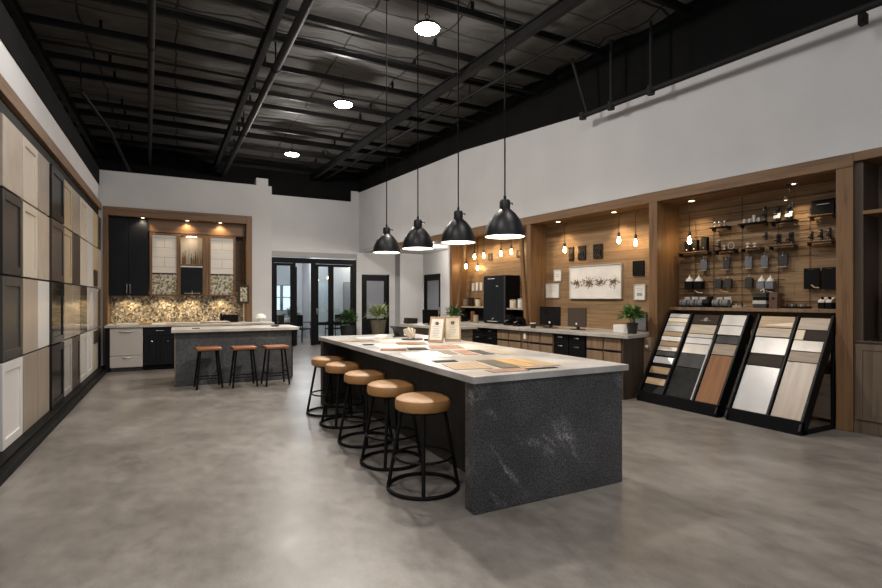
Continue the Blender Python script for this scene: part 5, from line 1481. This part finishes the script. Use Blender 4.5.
for v0, v1, m, lab in ((1.13, 1.28, 'espresso', 'dark brown sample with a round pale mark, top of the second column from the counter'), (0.985, 1.125, 'sandwood', 'sand wood sample under the dark brown one in the second column from the counter'), (0.925, 0.98, 'greige', 'greige strip above the bright white sample in the second column from the counter'),
                       (0.83, 0.92, 'whitetile', 'bright white sample in the second column from the counter'), (0.68, 0.825, 'greige', 'pale greige sample under the white one in the second column from the counter'), (0.47, 0.675, 'slate', 'slate grey sample in the second column from the counter'), (0.03, 0.465, 'blacktile', 'large black tile at the foot of the second column from the counter')):
    o = on_rack(4.375, 4.75, v0, v1, m, lab, grp=GB)
    if m == 'espresso':
        MB().lathe([(0, 0), (0.03, 0), (0.03, 0.002), (0, 0.002)], 20, (0.075, 0, 0.0165)).box(0.055, 0.06, -0.08, 0.08, 0.0165, 0.018).build('emblem', M['taupe'], o)
tag(MB().box(0, 0.86, -0.008, 0.008, 0, 0.03).build('metal_edge_strip', M['edge'], loc=(0, 0, 0)), 'bright metal edge strip along the black tile of the second column from the counter', 'edge strip')
o = bpy.data.objects['metal_edge_strip']
o.location = (RX0 - 0.0 + math.cos(TH) * 0.03 + math.sin(TH) * 0.0205, 4.362, RZ0 + math.sin(TH) * 0.03 - math.cos(TH) * 0.0205)
o.rotation_euler = (0, -TH, 0)
for v0, v1, m, lab in ((1.125, 1.28, 'palegrey', 'pale concrete tile, top of the third column from the counter'), (0.985, 1.12, 'palegrey', 'pale concrete tile, second from the top of the third column from the counter'), (0.865, 0.98, 'slate', 'dark slate sample in the third column from the counter'), (0.7, 0.86, 'taupe', 'taupe wood sample in the third column from the counter'), (0.03, 0.695, 'rustoak', 'large rust oak panel at the foot of the third column from the counter')):
    on_rack(4.0, 4.315, v0, v1, m, lab, 0.03 if v0 > 0.95 else 0.016, grp=GB)
for v0, v1, m, lab in ((1.125, 1.28, 'tanlight', 'pale oak sample, top of the fourth column from the counter'), (1.0, 1.12, 'sandwood', 'sand wood sample, second from the top of the fourth column from the counter'), (0.775, 0.995, 'palegrey', 'pale grey marbled tile in the fourth column from the counter'), (0.615, 0.77, 'espresso', 'black-brown sample in the fourth column from the counter'), (0.03, 0.61, 'whitetile', 'large white tile at the foot of the fourth column from the counter')):
    o = on_rack(3.425, 3.82, v0, v1, m, lab, 0.03 if v0 > 0.99 else 0.016, grp=GB)
    if v0 > 1.1:
        MB().prism([(0.02, -0.19), (0.075, -0.19), (0.025, 0.16)], 0.0302, 0.032, 'z').build('wedge_inlay', M['cream'], o, label='cream wedge-shaped inlay')
for y0, y1, v0, v1, m, lab in ((3.06, 3.375, 1.125, 1.28, 'sandwood', 'sand beige sample, top of the last rack column'), (3.285, 3.375, 0.99, 1.12, 'cream', 'small cream sample beside a dark brown one in the last rack column'), (3.06, 3.28, 0.99, 1.12, 'espresso', 'dark brown sample beside a small cream one in the last rack column'),
                               (3.06, 3.375, 0.85, 0.985, 'greige', 'greige sample in the middle of the last rack column'), (3.06, 3.375, 0.715, 0.845, 'taupe', 'taupe brown sample in the last rack column'), (3.06, 3.375, 0.03, 0.71, 'greyoak', 'large grey oak panel at the foot of the last rack column')):
    on_rack(y0, y1, v0, v1, m, lab, grp=GB)

# screen standing in the last bay
r = thing('television', 'black flat screen standing in the last oak bay', 'television', W(-0.55, -0.27, 1.002), RZ)
MB().box(-0.38, 0.38, -0.02, 0.02, 0.08, 0.62).build('screen', M['screen'], r, 0.005)
MB().box(-0.2, 0.2, -0.1, 0.1, 0, 0.015).box(-0.04, 0.04, -0.04, -0.021, 0.015, 0.3).build('stand', M['black'], r, 0.003)
tag(MB().box(-0.1, 0.1, -0.03, 0.03, 0, 0.02).build('remote_control', M['black'], loc=W(-0.25, -0.08, 1.002), rz=RZ, bevel=0.004), 'small black remote lying in front of the flat screen', 'remote')

# ------------------------------------------------------------------ alcove with the desk and doors
def glazed_door(name, loc, rz, w_, h, lab):
    """door in the local xz plane, facing -y"""
    t = struct(thing(name, lab, 'door', loc, rz), lab, 'door')
    MB().box(-w_ / 2, -w_ / 2 + 0.05, -0.06, 0.06, 0.003, h).box(w_ / 2 - 0.05, w_ / 2, -0.06, 0.06, 0.003, h).box(-w_ / 2 + 0.05, w_ / 2 - 0.05, -0.06, 0.06, h - 0.05, h).build('door_frame', M['blackcab'], t, 0.004)
    a = w_ / 2 - 0.052
    f = MB().box(-a, -a + 0.12, -0.03, 0.01, 0.01, h - 0.052).box(a - 0.12, a, -0.03, 0.01, 0.01, h - 0.052).box(-a + 0.12, a - 0.12, -0.03, 0.01, 0.01, 0.8).box(-a + 0.12, a - 0.12, -0.03, 0.01, h - 0.2, h - 0.052).build('door_leaf', M['blackcab'], t, 0.003)  # tall black bottom rail stands in for a dark reflection in the pane
    MB().box(-a + 0.12, a - 0.12, -0.015, -0.005, 0.8, h - 0.2).build('pane', M['frosted'], f)
    MB().box(a - 0.09, a - 0.03, -0.037, -0.0305, 0.98, 1.2).tube([(a - 0.06, -0.037, 1.08), (a - 0.06, -0.075, 1.08), (a - 0.15, -0.08, 1.08)], 0.009, 8).build('handle', M['chrome'], f)
    return t
glazed_door('door_1', (5.875, 16.06, 0), 0, 0.95, 2.25, 'black framed door with a grey pane at the end of the hall')
glazed_door('door_2', (7.46, 14.89, 0), R(-90), 1.2, 2.25, 'black framed door with a grey pane in the side of the alcove')
r = thing('reception_desk', 'grey topped desk in the alcove beyond the long island', 'desk', (4.6, 9.3, 0))
MB().prism([(-0.42, 0.75), (-0.2, -1.0), (0.5, -1.0), (0.5, 0.95), (-0.2, 0.95)], 0.88, 0.93, 'z').build('desk_top', M['worktop'], r, 0.004)
MB().box(-0.1, 0.42, -0.9, 0.85, 0.003, 0.878).build('desk_body', M['taupe'], r, 0.004)
r = thing('monitor', 'black monitor seen from behind on the alcove desk', 'monitor', (4.52, 9.15, 0.932), 0.35)
MB().prism([(-0.21, 0.03), (0.21, 0.03), (0.2, 0.3), (-0.22, 0.31)], -0.02, 0.02, 'y').build('screen', M['black'], r, 0.004)
MB().box(-0.1, 0.1, -0.07, 0.07, 0, 0.012).box(-0.03, 0.03, 0.021, 0.04, 0.012, 0.15).build('stand', M['black'], r)
tag(MB().prism([(-0.12, 0), (0.12, 0), (0.13, 0.11), (-0.1, 0.12)], -0.1, 0.1, 'y').build('desk_tray', M['espresso'], loc=(4.42, 9.92, 0.932), bevel=0.004), 'dark box tray at the far corner of the alcove desk', 'tray')
plant((4.83, 8.75, 0.932), 'dark green plant in a white pot on the alcove desk', POT(0.05, 0.075, 0.13), 170, 0.15, 0.16, 'lampwhite', 'leaf', 0.1, 0.2, 'potted_plant', 0.018, 4)
plant((3.86, 10.35, 0), 'yellow-green plant in a tall olive planter beyond the long island', [(0, 0), (0.11, 0), (0.115, 0.65), (0.12, 0.66), (0.17, 1.0), (0.155, 1.0), (0.15, 0.95), (0, 0.95)], 330, 0.24, 0.24, 'potolive', 'leaf2', 0.95, 1.08, 'potted_plant', 0.012, 5, 0.75)
plant((4.72, 15.35, 0), 'dark leaved plant in a black planter before the glass doors', [(0, 0), (0.17, 0), (0.24, 0.63), (0.22, 0.63), (0.215, 0.58), (0, 0.58)], 260, 0.3, 0.26, 'potblack', 'leaf', 0.55, 0.78, 'potted_plant', 0.03, 6, 0.9)

# folding glass doors
t = struct(thing('door_3', 'black framed folding glass doors at the end of the hall', 'door', (0, 16.0, 0)), 'black framed folding glass doors at the end of the hall', 'door')
MB().box(2.555, 5.205, 0.0, 0.1, 2.56, 2.715).build('head_frame', M['blackcab'], t, 0.004)
MB().box(2.555, 2.62, 0.0, 0.1, 0.003, 2.558).build('jamb', M['blackcab'], t, 0.004)
MB().box(5.1, 5.205, 0.0, 0.1, 0.003, 2.558).build('jamb', M['blackcab'], t, 0.004)
for a, b in ((2.625, 3.19), (3.89, 4.37), (4.375, 5.095)):
    lf = MB().box(a, a + 0.09, 0.02, 0.07, 0.01, 2.55).box(b - 0.075, b, 0.02, 0.07, 0.01, 2.55).box(a + 0.09, b - 0.075, 0.02, 0.07, 2.47, 2.55).box(a + 0.09, b - 0.075, 0.02, 0.07, 0.01, 0.14).box(a + 0.09, b - 0.075, 0.02, 0.07, 0.62, 0.72).build('door_leaf', M['blackcab'], t, 0.003)
    MB().box(a + 0.09, b - 0.075, 0.04, 0.05, 0.72, 2.47).build('pane', M['glass'], lf)
    MB().box(a + 0.09, b - 0.075, 0.04, 0.05, 0.14, 0.62).build('pane', M['glass'], lf)
    if abs(a - 3.89) < 0.01:
        MB().box(a + 0.02, a + 0.06, -0.002, 0.019, 0.98, 1.16).tube([(a + 0.04, -0.01, 1.08), (a + 0.04, -0.05, 1.08), (a + 0.04, -0.05, 0.96)], 0.009, 8).build('handle', M['chrome'], lf)
MB().box(3.75, 3.885, 0.0, 0.1, 0.003, 2.558).box(3.195, 3.27, 0.0, 0.1, 0.003, 2.558).build('mullion', M['blackcab'], t, 0.003)
lf = MB().box(3.275, 3.335, 0.12, 0.75, 0.01, 2.45).build('open_leaf', M['blackcab'], t, 0.003)

# room behind the glass
mb = MB().box(4.4, 8.9, 19.0, 19.1, 0, 5.0).box(2.3, 2.4, 16.2, 20.4, 0, 5.0).box(2.4, 4.4, 20.3, 20.4, 0, 1.0).box(2.4, 4.4, 20.3, 20.4, 2.0, 5.0).box(4.15, 4.4, 20.3, 20.4, 1.0, 2.0).box(2.4, 3.1, 20.3, 20.4, 1.0, 2.0)
mb.box(4.4, 4.5, 19.1, 20.4, 0, 5.0)
struct(mb.build('wall_glass_room', M['white']), 'pale walls of the room behind the glass doors', 'wall')
struct(MB().box(2.3, 8.0, 16.25, 20.4, 3.3, 3.4).build('ceiling_glass_room', M['white']), 'ceiling of the room behind the glass doors', 'ceiling')
for i, (a, b) in enumerate(((3.1, 3.6), (3.64, 4.15))):
    w_ = struct(thing(f'window_{i + 1}', 'daylit window', 'window', ((a + b) / 2, 20.3, 1.0)), ('bluish daylit window behind the glass doors, beside the wall end' if i else 'bluish daylit window behind the glass doors, deeper into the corner'), 'window')
    h = (b - a) / 2
    MB().box(-h, -h + 0.03, 0, 0.06, 0, 1).box(h - 0.03, h, 0, 0.06, 0, 1).box(-h + 0.03, h - 0.03, 0, 0.06, 0, 0.03).box(-h + 0.03, h - 0.03, 0, 0.06, 0.97, 1).box(-h + 0.03, h - 0.03, 0, 0.06, 0.5, 0.53).build('window_frame', M['greycard'], w_)
    MB().box(-h + 0.03, h - 0.03, 0.07, 0.08, 0.0, 1.0).build('pane', M['windowlit'], w_)
t = struct(thing('door_4', 'pale door', 'door', (4.88, 18.99, 0)), 'pale door standing in the room behind the glass doors', 'door')
MB().box(-0.22, 0.22, -0.04, 0.0, 0.003, 2.05).build('door_leaf', M['paledoor'], t, 0.003)
MB().ball((0.16, -0.06, 1.0), 0.03, 12).build('knob', M['chrome'], t)
t = struct(thing('window_3', 'narrow mirror', 'window', (5.85, 18.98, 0.6)), 'narrow bluish side mirror in the room behind the glass doors', 'window')  # the grey mirror, drawn as a framed frosted pane
MB().box(-0.2, -0.16, -0.03, 0.01, 0, 1.5).box(0.16, 0.2, -0.03, 0.01, 0, 1.5).box(-0.16, 0.16, -0.03, 0.01, 0, 0.04).box(-0.16, 0.16, -0.03, 0.01, 1.46, 1.5).build('window_frame', M['greycard'], t)
MB().box(-0.16, 0.16, -0.01, 0.0, 0.04, 1.46).build('pane', M['frosted'], t)
def dining_chair(loc, rz, lab):
    t = thing('dining_chair', lab, 'chair', loc, rz, 'dark chairs behind the glass doors')
    MB().box(-0.21, 0.21, -0.21, 0.21, 0.43, 0.47).build('seat', M['ink'], t, 0.012)
    MB().box(-0.2, 0.2, 0.18, 0.21, 0.55, 0.92).build('backrest', M['ink'], t, 0.012)
    for sx in (-1, 1):
        MB().tube([(sx * 0.18, -0.18, 0.43), (sx * 0.2, -0.2, 0.004)], 0.014, 8).build('leg', M['steel'], t)
        MB().tube([(sx * 0.18, 0.2, 0.9), (sx * 0.18, 0.19, 0.43), (sx * 0.2, 0.23, 0.004)], 0.014, 8).build('leg', M['steel'], t)
        MB().tube([(sx * 0.22, 0.18, 0.68), (sx * 0.24, -0.12, 0.68), (sx * 0.22, -0.18, 0.46)], 0.013, 8).build('armrest', M['steel'], t)
    return t
dc = dining_chair((3.1, 17.6, 0), 2.6, 'dark chair behind the glass, at the window side of the round table')
copy_tree(dc, 'dark chair behind the glass, between the open leaf and the round table', (3.75, 17.3, 0), 2.2)
copy_tree(dc, 'dark armchair behind the glass, next to the black planter', (4.75, 17.1, 0), -2.4)
t = thing('round_table', 'round pale topped table behind the glass doors', 'table', (3.3, 18.5, 0))
MB().lathe([(0, 0.72), (0.45, 0.72), (0.46, 0.735), (0.45, 0.75), (0, 0.75)], 36).build('table_top', M['paper'], t)
MB().lathe([(0, 0), (0.25, 0), (0.25, 0.02), (0.04, 0.05), (0.035, 0.715), (0, 0.715)], 24).build('pedestal', M['steel'], t)
for i, (x, y) in enumerate(((3.15, 18.4), (3.35, 18.6), (3.5, 18.4))):
    c = MB().lathe([(0, 0), (0.035, 0), (0.045, 0.12), (0.038, 0.12), (0.03, 0.01), (0, 0.01)], 16).build('cup', M['lampwhite'], loc=(x, y, 0.752))
    tag(c, 'white cup on the round table, ' + ('at its near edge', 'at its back edge', 'on the door side')[i], 'cup', 'cups on the round table')
plant((3.55, 17.95, 0), 'bushy plant in a black pot behind the glass, next to the open leaf', POT(0.14, 0.2, 0.5), 200, 0.28, 0.24, 'potblack', 'leaf', 0.45, 0.85, 'potted_plant', 0.03, 8, 1.0)
light('POINT', 'room_fill_light', (4.0, 17.9, 3.0), 90, (0.85, 0.93, 1.0), 0.2)  # fill added to light the room behind the glass, no fixture modelled
light('POINT', 'room_fill_light', (6.4, 17.6, 3.0), 40, (0.9, 0.95, 1.0), 0.2)
light('POINT', 'alcove_fill_light', (6.5, 13.2, 2.85), 60, (1.0, 0.92, 0.82), 0.12)  # bare fill added so the alcove does not go dark
light('POINT', 'alcove_fill_light', (6.6, 11.2, 2.85), 40, (1.0, 0.92, 0.82), 0.12)
